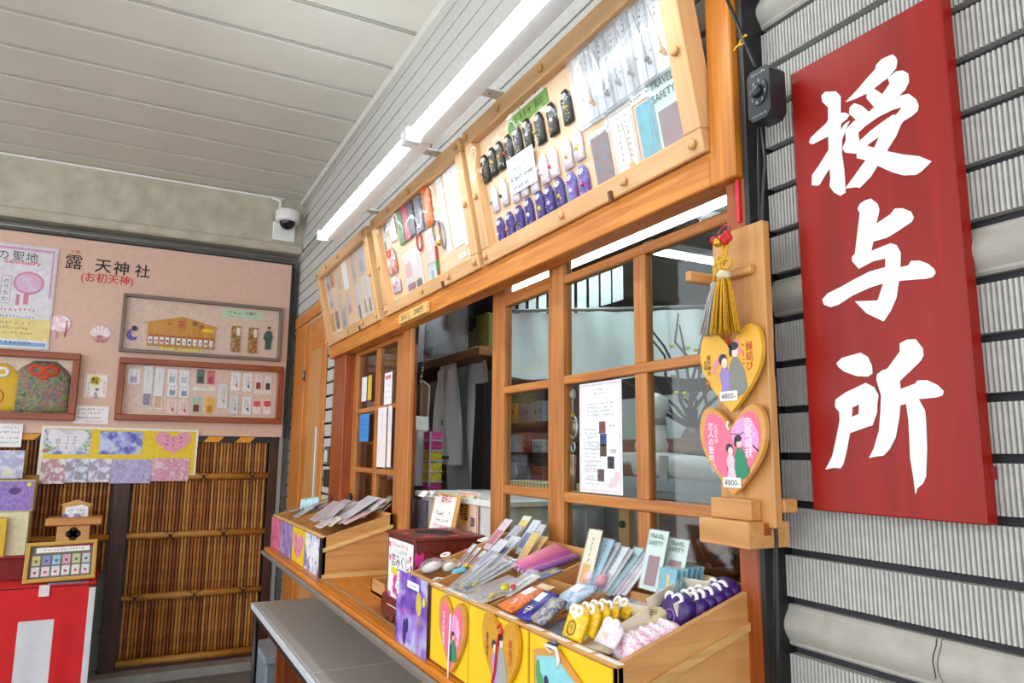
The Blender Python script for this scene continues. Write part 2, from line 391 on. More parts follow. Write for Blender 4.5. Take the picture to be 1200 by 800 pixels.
# door at the far end
d1 = struct('door_1', None, None, SHOP(0, 1.028, 0))
part(d1, 'jamb', MB().box(-5.44, -5.08, 0, 2.36, -.018, 0, .004), ORANGE['y'])
part(d1, 'head', MB().box(-5.44, -4.41, 2.36, 2.44, -.018, .008, .004), ORANGE['x'])
part(d1, 'stile', MB().box(-5.06, -4.93, 0, 2.36, -.018, -.006, .003), ORANGE['y'])
part(d1, 'stile', MB().box(-4.60, -4.47, 0, 2.36, -.018, -.006, .003), ORANGE['y'])
part(d1, 'panel', MB().box(-4.93, -4.60, 0, 2.14, -.018, -.012), TAN['y'])
part(d1, 'rail', MB().box(-4.93, -4.60, 2.14, 2.36, -.018, -.007, .003), ORANGE['x'])
part(d1, 'handle', MB().box(-4.64, -4.605, 1.18, 1.62, -.012, .006, .003), pm('#c9c6bd', .35, .03, metal=.5))
part(d1, 'hinge', MB().lathe([(.008, 0), (.008, .07)], (-5.07, 1.95, .004)), GREYM)

# ================================================================== RED SIGN
sg = SHOP(0, 1.018, 0)
def SQ(u, v): a, b = PF(u, v, sg); return a, b
sl = [SQ(925, 88), SQ(953.6, 599), SQ(1160, 614), SQ(1102.5, 32.5)]
x0, x1 = (sl[0][0]+sl[1][0])/2, (sl[2][0]+sl[3][0])/2; z0 = (sl[1][1]+sl[2][1])/2; z1 = sl[0][1]
REDW = wood('#9c180b', '#871107', 'y', .4, .5, .3)
sgn = thing('sign_board', 'tall red wooden sign board with three white brush characters on tiled wall', 'sign', SHOP(0, 1.018, 0))
part(sgn, 'board', MB().box(x0, x1, z0, z1, -.027, 0, .002), REDW)
part(sgn, 'bracket', MB().box(x1-.004, x1+.0025, z0+.06, z0+.078, -.028, -.018), pm('#8f1a20', .5))
def trace(reg, s, polys):
    m = MB()
    for i, P in enumerate(polys): m.poly([SQ(reg[0]+a*s, reg[1]+b*s) for a, b in P], .0004, .0012+i*.00012)
    return m
G1 = [[(500,18),(520,35),(527,55),(520,95),(478,145),(400,205),(355,235),(300,262),(240,282),(300,220),(360,150),(405,100),(412,75),(440,45)],
      [(520,112),(560,107),(588,125),(592,170),(570,215),(535,248),(480,290),(410,330),(330,372),(300,380),(262,345),(265,310),(290,287),(330,300),(370,335),(400,310),(358,260),(360,225),(400,207),(445,238),(485,180),(475,150)],
      [(290,384),(330,368),(410,328),(480,288),(545,245),(590,235),(630,265),(645,300),(640,330),(610,358),(560,388),(545,410),(520,352),(555,310),(500,325),(420,365),(350,415),(312,450),(320,510),(350,535),(355,570),(300,565),(240,560),(225,535),(245,490),(240,440),(265,410)],
      [(320,495),(380,440),(440,395),(505,350),(528,355),(545,412),(520,472),(430,470),(358,522),(350,545),(325,540)],
      [(430,468),(522,468),(468,553),(420,630),(380,695),(320,755),(300,750),(240,758),(290,690),(355,600),(400,535)],
      [(305,560),(325,530),(358,520),(400,533),(468,551),(560,570),(650,580),(718,608),(660,665),(630,683),(560,685),(500,668),(420,632),(355,602),(305,590)],
      [(110,245),(130,225),(190,223),(215,250),(215,340),(245,340),(264,352),(250,375),(218,400),(215,440),(240,400),(265,385),(245,430),(222,490),(222,560),(235,660),(243,780),(215,798),(180,780),(155,745),(160,700),(155,645),(100,735),(90,743),(57,740),(58,685),(90,640),(150,545),(148,470),(60,515),(42,505),(50,480),(90,440),(135,400),(147,380),(147,310),(115,280)]]
G2 = [[(355,38),(395,70),(405,105),(388,185),(470,130),(495,97),(540,95),(590,115),(607,150),(595,175),(520,225),(450,268),(370,290),(357,345),(470,300),(505,310),(530,355),(528,440),(575,430),(590,403),(640,402),(690,420),(725,450),(735,475),(715,500),(680,508),(520,520),(505,620),(470,700),(430,758),(330,710),(262,640),(395,635),(428,535),(350,560),(250,605),(165,660),(120,675),(80,660),(70,630),(100,595),(180,555),(260,510),(350,465),(440,440),(440,390),(370,405),(285,450),(245,405),(245,380),(262,360),(290,125),(278,100),(290,70),(320,50)]]
G3 = [[(65,145),(90,120),(180,95),(215,115),(235,160),(237,195),(215,210),(160,207),(100,185),(72,162)],
      [(60,320),(112,283),(142,357),(138,405),(130,480),(115,560),(98,630),(85,650),(50,648),(12,656),(45,590),(65,500),(80,420),(78,380),(58,355)],
      [(110,285),(205,240),(245,260),(267,300),(260,342),(174,342),(142,358)],[(261,338),(260,380),(238,445),(225,448),(172,391),(174,341)],[(172,389),(226,447),(130,481),(138,404)],
      [(370,50),(405,32),(445,30),(480,75),(483,110),(470,135),(370,232),(373,270),(445,243),(455,228),(500,227),(550,250),(580,280),(575,300),(545,310),(460,318),(490,370),(495,420),(500,560),(495,690),(480,725),(455,745),(445,773),(435,690),(420,600),(412,420),(400,340),(372,348),(368,400),(350,500),(320,560),(290,590),(265,592),(222,600),(245,555),(270,470),(278,370),(280,300),(258,225),(260,200),(285,180),(310,172),(370,90)]]
SW = pm('#eef3f5', .45, .01)
for reg, s, g in (((940, 60), .2125, G1), ((950, 225), .2, G2), ((965, 390), .2439, G3)):
    part(sgn, 'character', trace(reg, s, g), SW, 'white brush-written character')

# ================================================================== TIMER, CABLES
tM = SHOP(0, .955, 0)
def TQ(u, v): return PF(u, v, tM)
c = TQ(889, 110); tw, thh = .052, .098
tmr = thing('timer_switch', 'black plug-in timer switch with round dial hung on a cable', 'timer', tM @ T(c[0], c[1]))
oc = [(-tw/2, -thh/2+.012), (-tw/2+.01, -thh/2), (tw/2-.01, -thh/2), (tw/2, -thh/2+.012), (tw/2, thh/2-.01), (tw/2-.008, thh/2), (-tw/2+.008, thh/2), (-tw/2, thh/2-.01)]
part(tmr, 'housing', MB().poly(oc, -.04, 0), pm('#20262a', .35, .06))
part(tmr, 'dial_plate', MB().disc(0, .004, .021, .026, .0004, 24, .002), pm('#2d3438', .3))
part(tmr, 'knob', MB().lathe([(.012, 0), (.012, .006), (.009, .009)], (0, .004, .002), 'z', 18), pm('#15181a', .4))
m = MB()
for i, ch in enumerate('01230123'):
    a = math.radians(80-i*45); m.text(ch, .0165*math.cos(a), .004+.021*math.sin(a), .006, .0025)
m.ticks(0, .040, .034, .005, .0006).ticks(0, -.040, .034, .004, .0006)
part(tmr, 'dial_numbers', m, pm('#e8e8e4', .5))
def cable(label, pts, y, r=.0035, mat=BLACK, name='power_cable'):
    P = [PY(u, v, yy) for (u, v), yy in zip(pts, y if isinstance(y, (list, tuple)) else [y]*len(pts))]
    return solo(name, label, 'cable', MB().tube(P, r, 8), mat, I4)
cable('black cable running down the frame into the timer switch', [(851, -4), (858, 14), (866, 32), (874, 52), (883, 72), (886, 80)], .972)
cable('black cable hanging below the timer beside the siding', [(893, 150), (897, 190), (894, 230), (893, 270), (895, 310), (899, 350), (905, 400), (907, 440), (908, 520), (909, 600), (911, 680), (912, 760), (913, 820)], .965, .003, pm('#141c22', .4))
cable('second thinner black cable looping beside the siding', [(889, 150), (889, 200), (890, 250), (894, 300), (901, 350), (902, 420), (905, 520), (907, 600), (908, 700), (909, 820)], .975, .0026)
m = MB(); cc = PY(870, 47, .968); m.tube([cc+Vector((.013*math.cos(a), -.004+.01*math.sin(a*.5), .007*math.sin(a))) for a in [i*.35 for i in range(15)]], .0022, 6)
m.tube([cc+Vector((.011*math.cos(a)-.006, -.004, -.013+.004*math.sin(a))) for a in [i*.35 for i in range(11)]], .0022, 6)
solo('wire_tie', 'yellow wire tie wound around the black cable above the timer', 'wire tie', m, pm('#e8a81c', .4), I4)

# ================================================================== FLUORESCENT FIXTURES on brackets
FW = pm('#e9eeee', .45, .02); TUBE = emit('lit_tube', (.88, .97, 1.0), TUBE_STRENGTH)
def fixture(x0, x1, label):
    f = thing('fluorescent_fixture', label, 'light', T(x0, .72, 1.0+H), 'fluorescent lights in front of the shop wall')
    L = x1-x0
    part(f, 'body', MB().box(0, L, .018, .075, -.012, .03, .004), FW)
    part(f, 'tube', MB().lathe([(.017, .02), (.0175, .03), (.0175, L-.03), (.017, L-.02)], (0, 0, 0), 'x', 14), TUBE)
    for q in (0, L-.022): part(f, 'socket', MB().box(q, q+.022, -.022, .03, -.024, .024, .004), FW)
    for q in (.22, L-.26):
        b = part(f, 'bracket', MB().box(q, q+.05, .07, .33, .075, .081).box(q, q+.05, .068, .075, -.01, .081), FW); part(b, 'screw', MB().lathe([(.004, 0), (.003, .003)], (q+.025, .16, .0725), 'z', 8), GREYM)
fixture(-3.33, -2.11, 'far lit fluorescent tube fixture above the two farther display cases')
fixture(-2.09, -.87, 'near lit fluorescent tube fixture above the nearest display case')
m = MB()
for k in range(4):
    P = [PY(484+dx+k*1.5, v, 1.0) for dx, v in ((-2, 160), (3, 152), (10, 148+k*2), (14, 155+k), (10, 163), (16, 170+k), (22, 160))]
    m.tube(P, .0022, 6)
solo('wire_bundle', 'bundle of loose dark wires between the two fluorescent fixtures', 'wires', m, pm('#33303a', .5), I4)

# ================================================================== SECURITY CAMERA
sc = thing('security_camera', 'white dome security camera in the ceiling corner', 'security camera', LEFT(-5.45, .905, 1.67+H))
part(sc, 'mount_plate', MB().box(-.085, .075, -.11, .03, -.03, .006, .004), WHITE)
part(sc, 'housing', MB().lathe([(.03, .10), (.075, .10), (.088, .085), (.088, .03), (.082, .012), (.05, .012)], (0, 0, .085), 'y', 24), WHITE)
part(sc, 'dome', MB().ball((0, .015, .085), .058, 1.05, 1, 20, 12), pm('#14151c', .08, .02))
cP = [(-5.44, .86, 1.79+H), (-5.44, .86, ZC-.04), (-5.44, .80, ZC-.02)]
solo('cable_duct', 'white cable duct above the dome security camera', 'duct', MB().tube(cP, .012, 6), WHITE, I4)

# ================================================================== PINK NOTICE BOARD (left wall)
BX = -5.5
def LQ(u, v, x=BX): p = PX(u, v, x); return p.y, p.z
bz0, bz1, by0, by1 = .097+H, 1.392+H, -1.5, .98
nb = thing('notice_board', 'large pink notice board with black edge above the bamboo fence', 'notice board', LEFT(BX, 0, 0))
part(nb, 'panel', MB().box(by0, by1, bz0, bz1, -.03, 0), pm('#dcb8a6', .7, .03, 30))
part(nb, 'edge_strip', MB().box(by1, by1+.025, bz0, bz1+.01, -.035, .006, .002).box(by0, by1, bz1, bz1+.012, -.035, .004), BLACK)
for ch, u, v, s in (('露', 87, 307, .092), ('天', 121, 312, .088), ('神', 142, 314.5, .088), ('社', 167, 317.5, .085)):
    a, b = LQ(u, v); part(nb, 'title_character', MB().text(ch, a, b, s, .0015, .004 if ch == '露' else .01), INK, 'black title character')
a, b = LQ(126, 327.5); part(nb, 'subtitle_lettering', MB().text('(お初天神)', a, b, .062, .0015, .008, fit=.31), RED, 'red subtitle lettering')
a, b = LQ(88, 295); part(nb, 'reading_aid', MB().text('つゆ', a, b, .028, .0015, .006, fit=.065), RED, 'small red reading aid')
rl = thing('hanging_rail', 'thin grey pipe rail with eye hooks above the pink notice board', 'rail', I4)
P0 = (-5.49, -1.5, 1.425+H); part(rl, 'pipe', MB().tube([P0, (-5.49, .98, 1.425+H)], .008, 8), GREYM)
for u, v in ((76, 270), (191, 285), (295, 300)):
    y, z = LQ(u, v, -5.48); part(rl, 'eye_hook', MB().ring((-5.475, y, 1.425+H), .017, .003, 'x'), GREYM)

def lbox(u0, v0, u1, v1, x=BX):                     # pixel corners (top-left, bottom-right) -> rectangle on the board
    a0, b1 = LQ(u0, v0, x); a1, b0 = LQ(u1, v1, x); return a0, a1, b0, b1
def frame_case(label, a0, a1, b0, b1, wd, dp, m, cat='display frame', back='#e2c8b8', glass=True):
    t = thing('wall_showcase', label, cat, LEFT(BX, a0, b0)); w, h = a1-a0, b1-b0
    part(t, 'rail', MB().box(0, w, 0, wd, 0, dp, .004), m['x']); part(t, 'rail', MB().box(0, w, h-wd, h, 0, dp, .004), m['x'])
    part(t, 'stile', MB().box(0, wd, wd, h-wd, 0, dp, .004), m['y']); part(t, 'stile', MB().box(w-wd, w, wd, h-wd, 0, dp, .004), m['y'])
    part(t, 'backing', MB().box(wd, w-wd, wd, h-wd, .001, .006), pm(back, .7))
    if glass: part(t, 'pane', MB().box(wd, w-wd, wd, h-wd, dp-.008, dp-.005), ACRYL)
    return t
GREYW = {a: wood('#8a7a70', '#70625a', a, .5) for a in 'xyz'}
REDWD = {a: wood('#a04a18', '#7a310c', a, .35) for a in 'xyz'}

# ---- generic small goods, in a local frame (x right, y up, z towards the viewer), origin at the centre
def pouch_outline(w, h): return [(-w/2, -h/2), (w/2, -h/2), (w/2, h*.22), (w*.42, h*.34), (w*.2, h*.5), (-w*.2, h*.5), (-w*.42, h*.34), (-w/2, h*.22)]
def amulet(label, M, w, h, col, cord='#f2f0ee', th=.010, group=None, charm=None, emblem=None, spots=None, name='amulet_pouch', bow=1.0):
    t = thing(name, label, 'amulet', M, group)
    part(t, 'pouch', MB().puff(pouch_outline(w, h), 0, th), col if not isinstance(col, str) else pm(col, .75, .15, 260, bump=.3))
    m = MB(); r = w*.115*bow; zz = th*(1.0 if th < .015 else .85)
    for sx in (-1, 1): m.ring((sx*r*1.15, h*.31, zz), r, r*.38, 'z', r*.85, 6, 10)
    m.ring((0, h*.33-r*1.0, zz), r*.7, r*.34, 'z', r*.75, 6, 8); m.ball((0, h*.33, zz), r*.55, 1, 1, 8, 5)
    part(t, 'cord', m, pm(cord, .8, .04))
    if charm: part(t, 'charm', MB().ball((charm[1]*w, charm[2]*h, th), w*.15, 1, 1, 10, 6), pm(charm[0], .3))
    if emblem: part(t, 'emblem', MB().ring((0, -h*.2, th*1.0), w*.2, w*.02, 'z', w*.2, 5, 14).text(emblem[1], 0, -h*.2, w*.2, th*1.04), pm(emblem[0], .5))
    if spots:
        m = MB(); rg = random.Random(int(w*1e5+M[0][3]*1e4))
        for i in range(9): m.disc(rg.uniform(-.36, .36)*w, rg.uniform(-.42, .1)*h, w*.05, w*.05, th*1.03, 7)
        part(t, 'pattern', m, pm(spots, .6))
    return t
def card(label, M, w, h, col='#f1f1ef', ink='#4a4a4a', lines=2, vert=True, sleeve=True, charm=None, blocks=(), border=None, text=None, name='charm_card', cat='charm', group=None, th=.0016):
    t = thing(name, label, cat, M, group); z = th+.0003
    part(t, 'card', MB().box(-w/2, w/2, -h/2, h/2, 0, th), col if not isinstance(col, str) else pm(col, .55, .03))
    m = MB(); pos = [(i+.5)/lines-.5 for i in range(lines)]
    for i, q in enumerate(pos):
        if vert: m.ticks(q*w*.75, h*.12, min(.012, w*.22), h*.6, z, True, seed=i)
        else: m.ticks(0, -q*h*.75, w*.75, min(.008, h*.5/lines), z, seed=i)
    if lines: part(t, 'lettering', m, pm(ink, .7, .02))
    if text: part(t, 'printed_words', text, pm('#4b6a5c', .7))
    if border: part(t, 'border', MB().box(-w*.46, w*.46, h*.455, h*.465, z, z+.0002).box(-w*.46, w*.46, -h*.465, -h*.455, z, z+.0002).box(-w*.46, -w*.44, -h*.46, h*.46, z, z+.0002).box(w*.44, w*.46, -h*.46, h*.46, z, z+.0002), pm(border, .5))
    for bx, by, bw, bh, bc in blocks: part(t, 'print_block', MB().box((bx-bw/2)*w, (bx+bw/2)*w, (by-bh/2)*h, (by+bh/2)*h, z, z+.0006), pm(bc, .5, .12, 120))
    if charm:
        m = MB().ball((charm[1]*w, charm[2]*h, .007), .0075, 1, .8); m.tube([(charm[1]*w, charm[2]*h, .006), (charm[1]*w*.6, h*.05, .004), (0, h*.3, .003)], .0012, 5)
        m.ball((charm[1]*w+.006, charm[2]*h-.010, .006), .005)
        part(t, 'charm', m, pm(charm[0], .3, .05, metal=.3))
    if sleeve: part(t, 'sleeve', MB().box(-w/2-.002, w/2+.002, -h/2-.002, h/2+.002, -.0006, .0135 if charm else .0042, .001), SLEEVE)
    return t
def label_strip(label, M, w, h, col='#f0efec', ink='#555', text=None, name='price_label', tcol=None):
    t = thing(name, label, 'label', M); part(t, 'card', MB().box(-w/2, w/2, -h/2, h/2, 0, .0012), pm(col, .6))
    part(t, 'lettering', text if text else MB().ticks(0, 0, w*.85, h*.5, .0015), pm(tcol or '#55504e', .7)); return t

# ---- upper wall frame: flower amulets
a0, a1, b0, b1 = lbox(145, 344, 327, 424); b0 -= .0; F1 = (a0, a1, b0, b1)
frame_case('grey framed display of flower amulets on a house shaped wooden board', a0, a1, b0, b1, .022, .04, GREYW)
def LM(u, v, dz=.008): y, z = LQ(u, v, BX+dz); return LEFT(BX+dz, y, z)
hs = thing('amulet_rack', 'house shaped wooden rack inside the grey framed display', 'rack', LM(213, 389))
hw, hh = .43, .215
part(hs, 'panel', MB().poly([(-hw/2, -hh/2), (hw/2, -hh/2), (hw/2, hh*.22), (hw/2+.03, hh*.22), (0, hh/2), (-hw/2-.03, hh*.22), (-hw/2, hh*.22)], 0, .008), wood('#d39a3e', '#bd7d2a', 'y', .5))
part(hs, 'ledge', MB().box(-hw/2, hw/2, -hh/2, -hh/2+.012, .008, .022), TAN['x'])
m = MB(); m.text('花', -.002, .052, .05, .0085, .01); part(hs, 'red_lettering', m, RED)
m = MB(); m.text('御', .07, .045, .032, .0085, .006); m.text('守', .125, .038, .032, .0085, .006); m.ticks(-.07, .05, .05, .03, .0085)
part(hs, 'black_lettering', m, INK)
part(hs, 'yellow_tag', MB().box(.13, .2, .012, .035, .0085, .0095), pm('#f0d020', .5))
VC = ['#9a8fa0', '#d48fc0', '#c8485c', '#b83a5a', '#e9e9ee', '#4a5c50', '#d9d4e0', '#3d3a44', '#e8b8c8', '#d0d8e0', '#6a8a4a', '#e8e0e0']
for i in range(12):
    y = hs.matrix_world.translation.y-hw/2+.022+i*.0352
    t = thing('flower_vial', '%s flower amulet from the left on the house shaped rack' % ORD[i], 'amulet', LEFT(BX+.018, y, hs.matrix_world.translation.z-hh/2+.012), 'flower amulets on the rack')
    part(t, 'bag', MB().box(-.012, .012, 0, .05, 0, .008, .002), pm('#e9e6e8', .4)); part(t, 'flower', MB().ball((0, .022, .008), .009, 1, .6, 8, 5), pm(VC[i], .5))
    part(t, 'cap', MB().box(-.011, .011, .05, .062, .001, .007, .001), pm('#c23a34', .5))
label_strip('yellow strip label with red flower character under the rack', LM(212, 408), .26, .032, '#efe06a', text=MB().text('花', -.03, 0, .026, .0015, .006).ticks(-.085, 0, .06, .018, .0015).ticks(.06, 0, .13, .018, .0015), tcol='#b04a20')
label_strip('pale green label in the upper corner of the grey framed display', LM(284, 368), .28, .062, '#bfe0bd', text=MB().text('守護札', .06, .008, .024, .0015, .004).ticks(-.06, .008, .1, .024, .0015).ticks(0, -.02, .2, .009, .0015), tcol='#7a3a34')
for i, (u, v) in enumerate(((276, 397), (296, 399))):
    card('%s wooden talisman plaque painted with figures in the grey frame' % ('left' if i == 0 else 'right'), LM(u, v), .062, .19, art('plaque%d' % i, ['#c98a34', '#d9a04a', '#5a6a34', '#b04a2a', '#d7a850'], 45), lines=1, sleeve=False, name='talisman_plaque', th=.008, blocks=[(.25, .28, .4, .3, '#efe6d6')])
t = thing('paper_figure', 'dark green kimono figure cut-out at the right of grey frame', 'figure', LM(314, 397))
part(t, 'robe', MB().poly([(-.02, -.08), (.022, -.08), (.026, -.02), (.034, .01), (.024, .05), (.01, .06), (-.012, .058), (-.03, .03), (-.034, 0), (-.018, -.02)], 0, .004), pm('#3f6152', .7, .2, 90))
part(t, 'head', MB().disc(.003, .072, .012, .015, 0, 14, .005), pm('#caa58c', .7)); part(t, 'hair', MB().disc(.004, .083, .012, .008, .001, 12, .006), INK)
t = thing('paper_figure', 'purple crescent moon figure at the left of grey frame', 'figure', LM(155, 392))
part(t, 'moon', MB().poly([(.03*math.cos(a)*1.2, .04*math.sin(a)) for a in [math.pi*(.6+i*.12) for i in range(11)]]+[(.012+.02*math.cos(a), .012+.028*math.sin(a)) for a in [math.pi*(1.75-i*.12) for i in range(9)]], 0, .003), pm('#6a5ab8', .6, .15, 90))
part(t, 'head', MB().disc(.01, .045, .018, .018, .001, 14, .004), pm('#3a3a48', .6))

# ---- lower wall frame: bagged charms
a0, a1, b0, b1 = lbox(140, 419, 328, 497)
frame_case('red-brown wooden framed display full of small bagged charms', a0, a1, b0, b1, .04, .05, REDWD)
LCH = [  # u, v, w, h, colour, block colour, charm, words
 (157, 441, .07, .10, '#f0edf0', '#b8a6c8', None, 'white and lilac bagged charm at top left of brown frame'),
 (173, 452, .055, .28, '#eceaec', '#47306e', None, 'long bagged charm with dark purple pouch in brown frame'),
 (186, 455, .055, .28, '#efecea', '#d79a1c', None, 'long bagged charm with golden pouch in brown frame'),
 (202, 441, .06, .10, '#eef0f2', '#b7bcc8', None, 'grey printed packet in upper row of brown frame, left'),
 (216, 442, .06, .10, '#eef0f2', '#c3c6d2', None, 'grey printed packet in upper row of brown frame, right'),
 (202, 457, .06, .09, '#eff0f4', '#9aa0bb', None, 'blue-grey patterned packet in middle of brown frame, left'),
 (216, 458, .06, .09, '#eff0f4', '#9096b4', None, 'blue-grey patterned packet in middle of brown frame, right'),
 (201, 476, .058, .10, '#f3d5d6', '#e08a8e', '#d02030', 'pink bagged charm with red bead in brown frame, left'),
 (215, 477, .058, .10, '#f3d5d6', '#e08a8e', '#d02030', 'pink bagged charm with red bead in brown frame, right'),
 (235, 441, .05, .10, '#5c7466', '#35493c', None, 'dark green charm packet in brown frame'),
 (247, 442, .05, .10, '#d9707e', '#b03a50', None, 'crimson charm packet beside the dark green one'),
 (230, 474, .062, .12, '#b9cab4', '#7a1f34', None, 'pale green packet holding a maroon charm in brown frame'),
 (246, 475, .058, .12, '#e8b74a', '#c8801c', None, 'orange-yellow charm packet at bottom of brown frame'),
 (261, 464, .062, .17, '#f1efec', '#d7d2cc', '#c89a30', 'white card with golden charm in middle of brown frame'),
 (276, 447, .06, .13, '#eff0f0', '#d5d8d8', '#b0953c', 'white card with bronze charm, upper row of brown frame, left'),
 (290, 448, .06, .13, '#eff0f0', '#d5d8d8', '#4a4a3c', 'white card with dark charm, upper row of brown frame, right'),
 (274, 474, .06, .13, '#eff0f0', '#d2d5d8', '#c8a14a', 'white card with gold charm, lower row of brown frame, left'),
 (289, 475, .06, .13, '#eff0f0', '#d2d5d8', '#5a5a52', 'white card with dark charm, lower row of brown frame, right'),
 (303, 448, .052, .12, '#ecdcdc', '#8c2a34', None, 'small packet with dark red square in brown frame'),
 (314, 449, .052, .12, '#ecdcdc', '#3a3440', None, 'small packet with black square in brown frame'),
 (301, 477, .052, .10, '#f4e4e4', '#d8505e', None, 'pink topped packet at bottom right of brown frame, left'),
 (313, 477, .052, .10, '#f4e4e4', '#d8505e', None, 'pink topped packet at bottom right of brown frame, right')]
for u, v, w, h, c1, c2, ch, lb in LCH:
    blk = [(0, -.33, .8, .28, c2)] if h > .2 else [(0, -.2, .6, .4, c2)] if not ch else []
    if 'pink topped' in lb: blk = [(0, .25, .9, .4, c2)]
    card(lb, LM(u, v), w, h, c1, lines=2 if w > .055 else 1, charm=(ch, .1, -.2) if ch else None, blocks=blk, sleeve='long' in lb or 'gold' in lb)
for u, v, w, k in ((240, 458, .14, 'below green and crimson packets'), (247, 494.5, .12, 'at the bottom below the orange-yellow packet'), (283, 495, .16, 'below the lower white cards'), (308, 462, .12, 'below the small dark square packets')):
    label_strip('tiny white price label in brown frame %s' % k, LM(u, v-2), w, .018)
# ---- big amulet frame at far left
a0, a1, b0, b1 = lbox(-60, 412, 88, 491); b0, b1 = LQ(88, 493)[1], LQ(88, 415)[1]
frame_case('brown wooden frame holding two large brocade amulets at far left', a0, a1, b0, b1, .042, .05, REDWD)
amulet('large dark green floral brocade amulet in the far left frame', LM(50, 453), .30, .33, art('brocade', ['#2f3c22', '#56602e', '#8a8a3a', '#3a4a6a', '#a8562a', '#6a7a3a'], 30), '#d2421c', .02)
amulet('large yellow amulet with orange lettering in the far left frame', LM(-6, 453), .26, .30, pm('#e6b81c', .7, .08, 90), '#f2efe2', .02, emblem=('#c8601c', '守'))
# ---- tall poster
a0, a1, b0, b1 = lbox(-40, 282, 57, 410); b1 = LQ(57, 290)[1]; b0 = LQ(57, 411)[1]
t = thing('framed_poster', 'white laminated poster with pink round fan and yellow text panel', 'poster', LEFT(BX, a1, b0)); hgt = b1-b0; wid = a1-a0
part(t, 'frame', MB().box(-wid, 0, 0, hgt, 0, .008, .002), pm('#d9d6d0', .4)); part(t, 'sheet', MB().box(-wid+.012, -.012, .012, hgt-.012, .008, .0095), pm('#e6e2ea', .35))
def pp(u, v): y, z = LQ(u, v); return y-a1, z-b0
p = pp(22, 384); part(t, 'text_panel', MB().box(-wid+.03, p[0]+.17, p[1]-.075, p[1]+.06, .0098, .0102), pm('#ecd788', .35))
part(t, 'border', MB().box(-wid+.02, -.02, hgt-.04, hgt-.022, .0098, .0102).box(-.032, -.02, hgt*.5, hgt-.04, .0098, .0102), pm('#d9a9cc', .4))
part(t, 'bottom_band', MB().box(-wid+.02, -.02, .02, .045, .0098, .0102), pm('#7aa8dc', .4))
p = pp(34, 332); part(t, 'fan_picture', MB().disc(p[0], p[1], .085, .075, .0098, 24, .0102), pm('#d58fb0', .4)); 
part(t, 'fan_face', MB().disc(p[0], p[1], .072, .063, .0102, 24, .0106), art('fan', ['#e9d6e6', '#d9bfe0', '#e6a9c8', '#f0e2ee'], 12))
part(t, 'fan_handle', MB().box(p[0]-.02, p[0]+.008, p[1]-.14, p[1]-.07, .0098, .0102).box(p[0]-.06, p[0]-.04, p[1]-.15, p[1]-.08, .0098, .0102), pm('#d67fa0', .4))
m = MB()
for ch, u, v in (('人', -14, 297), ('の', 4, 298.5), ('聖', 22, 300), ('地', 38, 302)): p = pp(u, v); m.text(ch, p[0], p[1], .06, .0102, .002)
p = pp(7, 340)
for i, ch in enumerate('のうちわ'): m.text(ch, p[0], p[1]+.06-i*.038, .03, .0102, .002)
for i, (u, v) in enumerate(((24, 371), (20, 378), (20, 384), (22, 390))): p = pp(u-8, v); m.ticks(p[0]-.02, p[1], .26, .016, .0106, seed=i)
p = pp(14, 401); m.ticks(p[0], p[1], .2, .022, .0102); part(t, 'lettering', m, pm('#4a4450', .6))
m = MB(); p = pp(24, 308); m.text('Sanctuary', p[0]+.015, p[1], .026, .0102, .01, fit=.2); p = pp(22, 363); m.ticks(p[0]-.01, p[1], .2, .022, .0102); part(t, 'red_lettering', m, pm('#d83a4a', .6))
m = MB(); p = pp(7, 337); m.tube([(p[0]+x, p[1]+y, .0102) for x, y in ((-.02, .08), (.02, .08), (.026, .07), (.026, -.09), (.02, -.1), (-.02, -.1), (-.026, -.09), (-.026, .07))], .0018, 4, True); part(t, 'text_outline', m, pm('#d89ab0', .5))
part(t, 'laminate', MB().box(-wid+.005, -.005, .005, hgt-.005, .011, .012), ACRYL)
# ---- two round paper fans and small notices
t = thing('round_fan', 'pink and white round paper fan with handle beside the poster', 'fan', LM(70, 381, .002))
part(t, 'blade', MB().disc(0, .01, .062, .055, 0, 22, .004), art('fanw', ['#f4e6ea', '#f6f0f2', '#eab8c8', '#f3e2e8'], 25)); part(t, 'handle', MB().box(-.03, -.012, -.09, -.035, 0, .005, .001), pm('#e3a9bc', .5))
part(t, 'tassel', MB().tube([(.035, .03, .005), (.04, -.02, .006), (.032, -.075, .005)], .003, 6), pm('#b02a3a', .7))
t = thing('folding_fan', 'open folding paper fan in pink and white below the title', 'fan', LM(118, 391, .002))
m = MB()
for i in range(12):
    A = [math.radians(20+i*140/12), math.radians(20+(i+1)*140/12)]
    m.add([(.025*math.cos(A[0]), .025*math.sin(A[0])-.04, .002), (.062*math.cos(A[0])*1.1, .085*math.sin(A[0])-.03, .003+.003*(i % 2)), (.062*math.cos(A[1])*1.1, .085*math.sin(A[1])-.03, .003+.003*((i+1) % 2)), (.025*math.cos(A[1]), .025*math.sin(A[1])-.04, .002)], [(3, 2, 1, 0)])
part(t, 'leaf', m, pm('#eddde0', .6)); m = MB()
for i in range(13): A = math.radians(200+i*140/12); m.tube([(0, -.01, .003), (.055*math.cos(A), -.01+.055*math.sin(A), .003)], .0016, 5)
part(t, 'ribs', m, pm('#d8909c', .6)); part(t, 'wash', MB().disc(0, -.012, .05, .03, .001, 18, .002), pm('#f0cdd2', .6))
t = card('white notice with red edge and yellow disc between two frames', LM(113, 452, .002), .135, .155, '#f0eae6', lines=0, sleeve=False, name='notice', cat='notice', border='#c8303a')
part(t, 'disc', MB().disc(-.01, .035, .034, .034, .0025, 20), pm('#e8d848', .5)); m = MB().text('龍', -.01, .035, .04, .003, .008).text('御朱印', .0, -.03, .02, .003, .004, vert=True).ticks(-.045, -.02, .014, .1, .003, True)
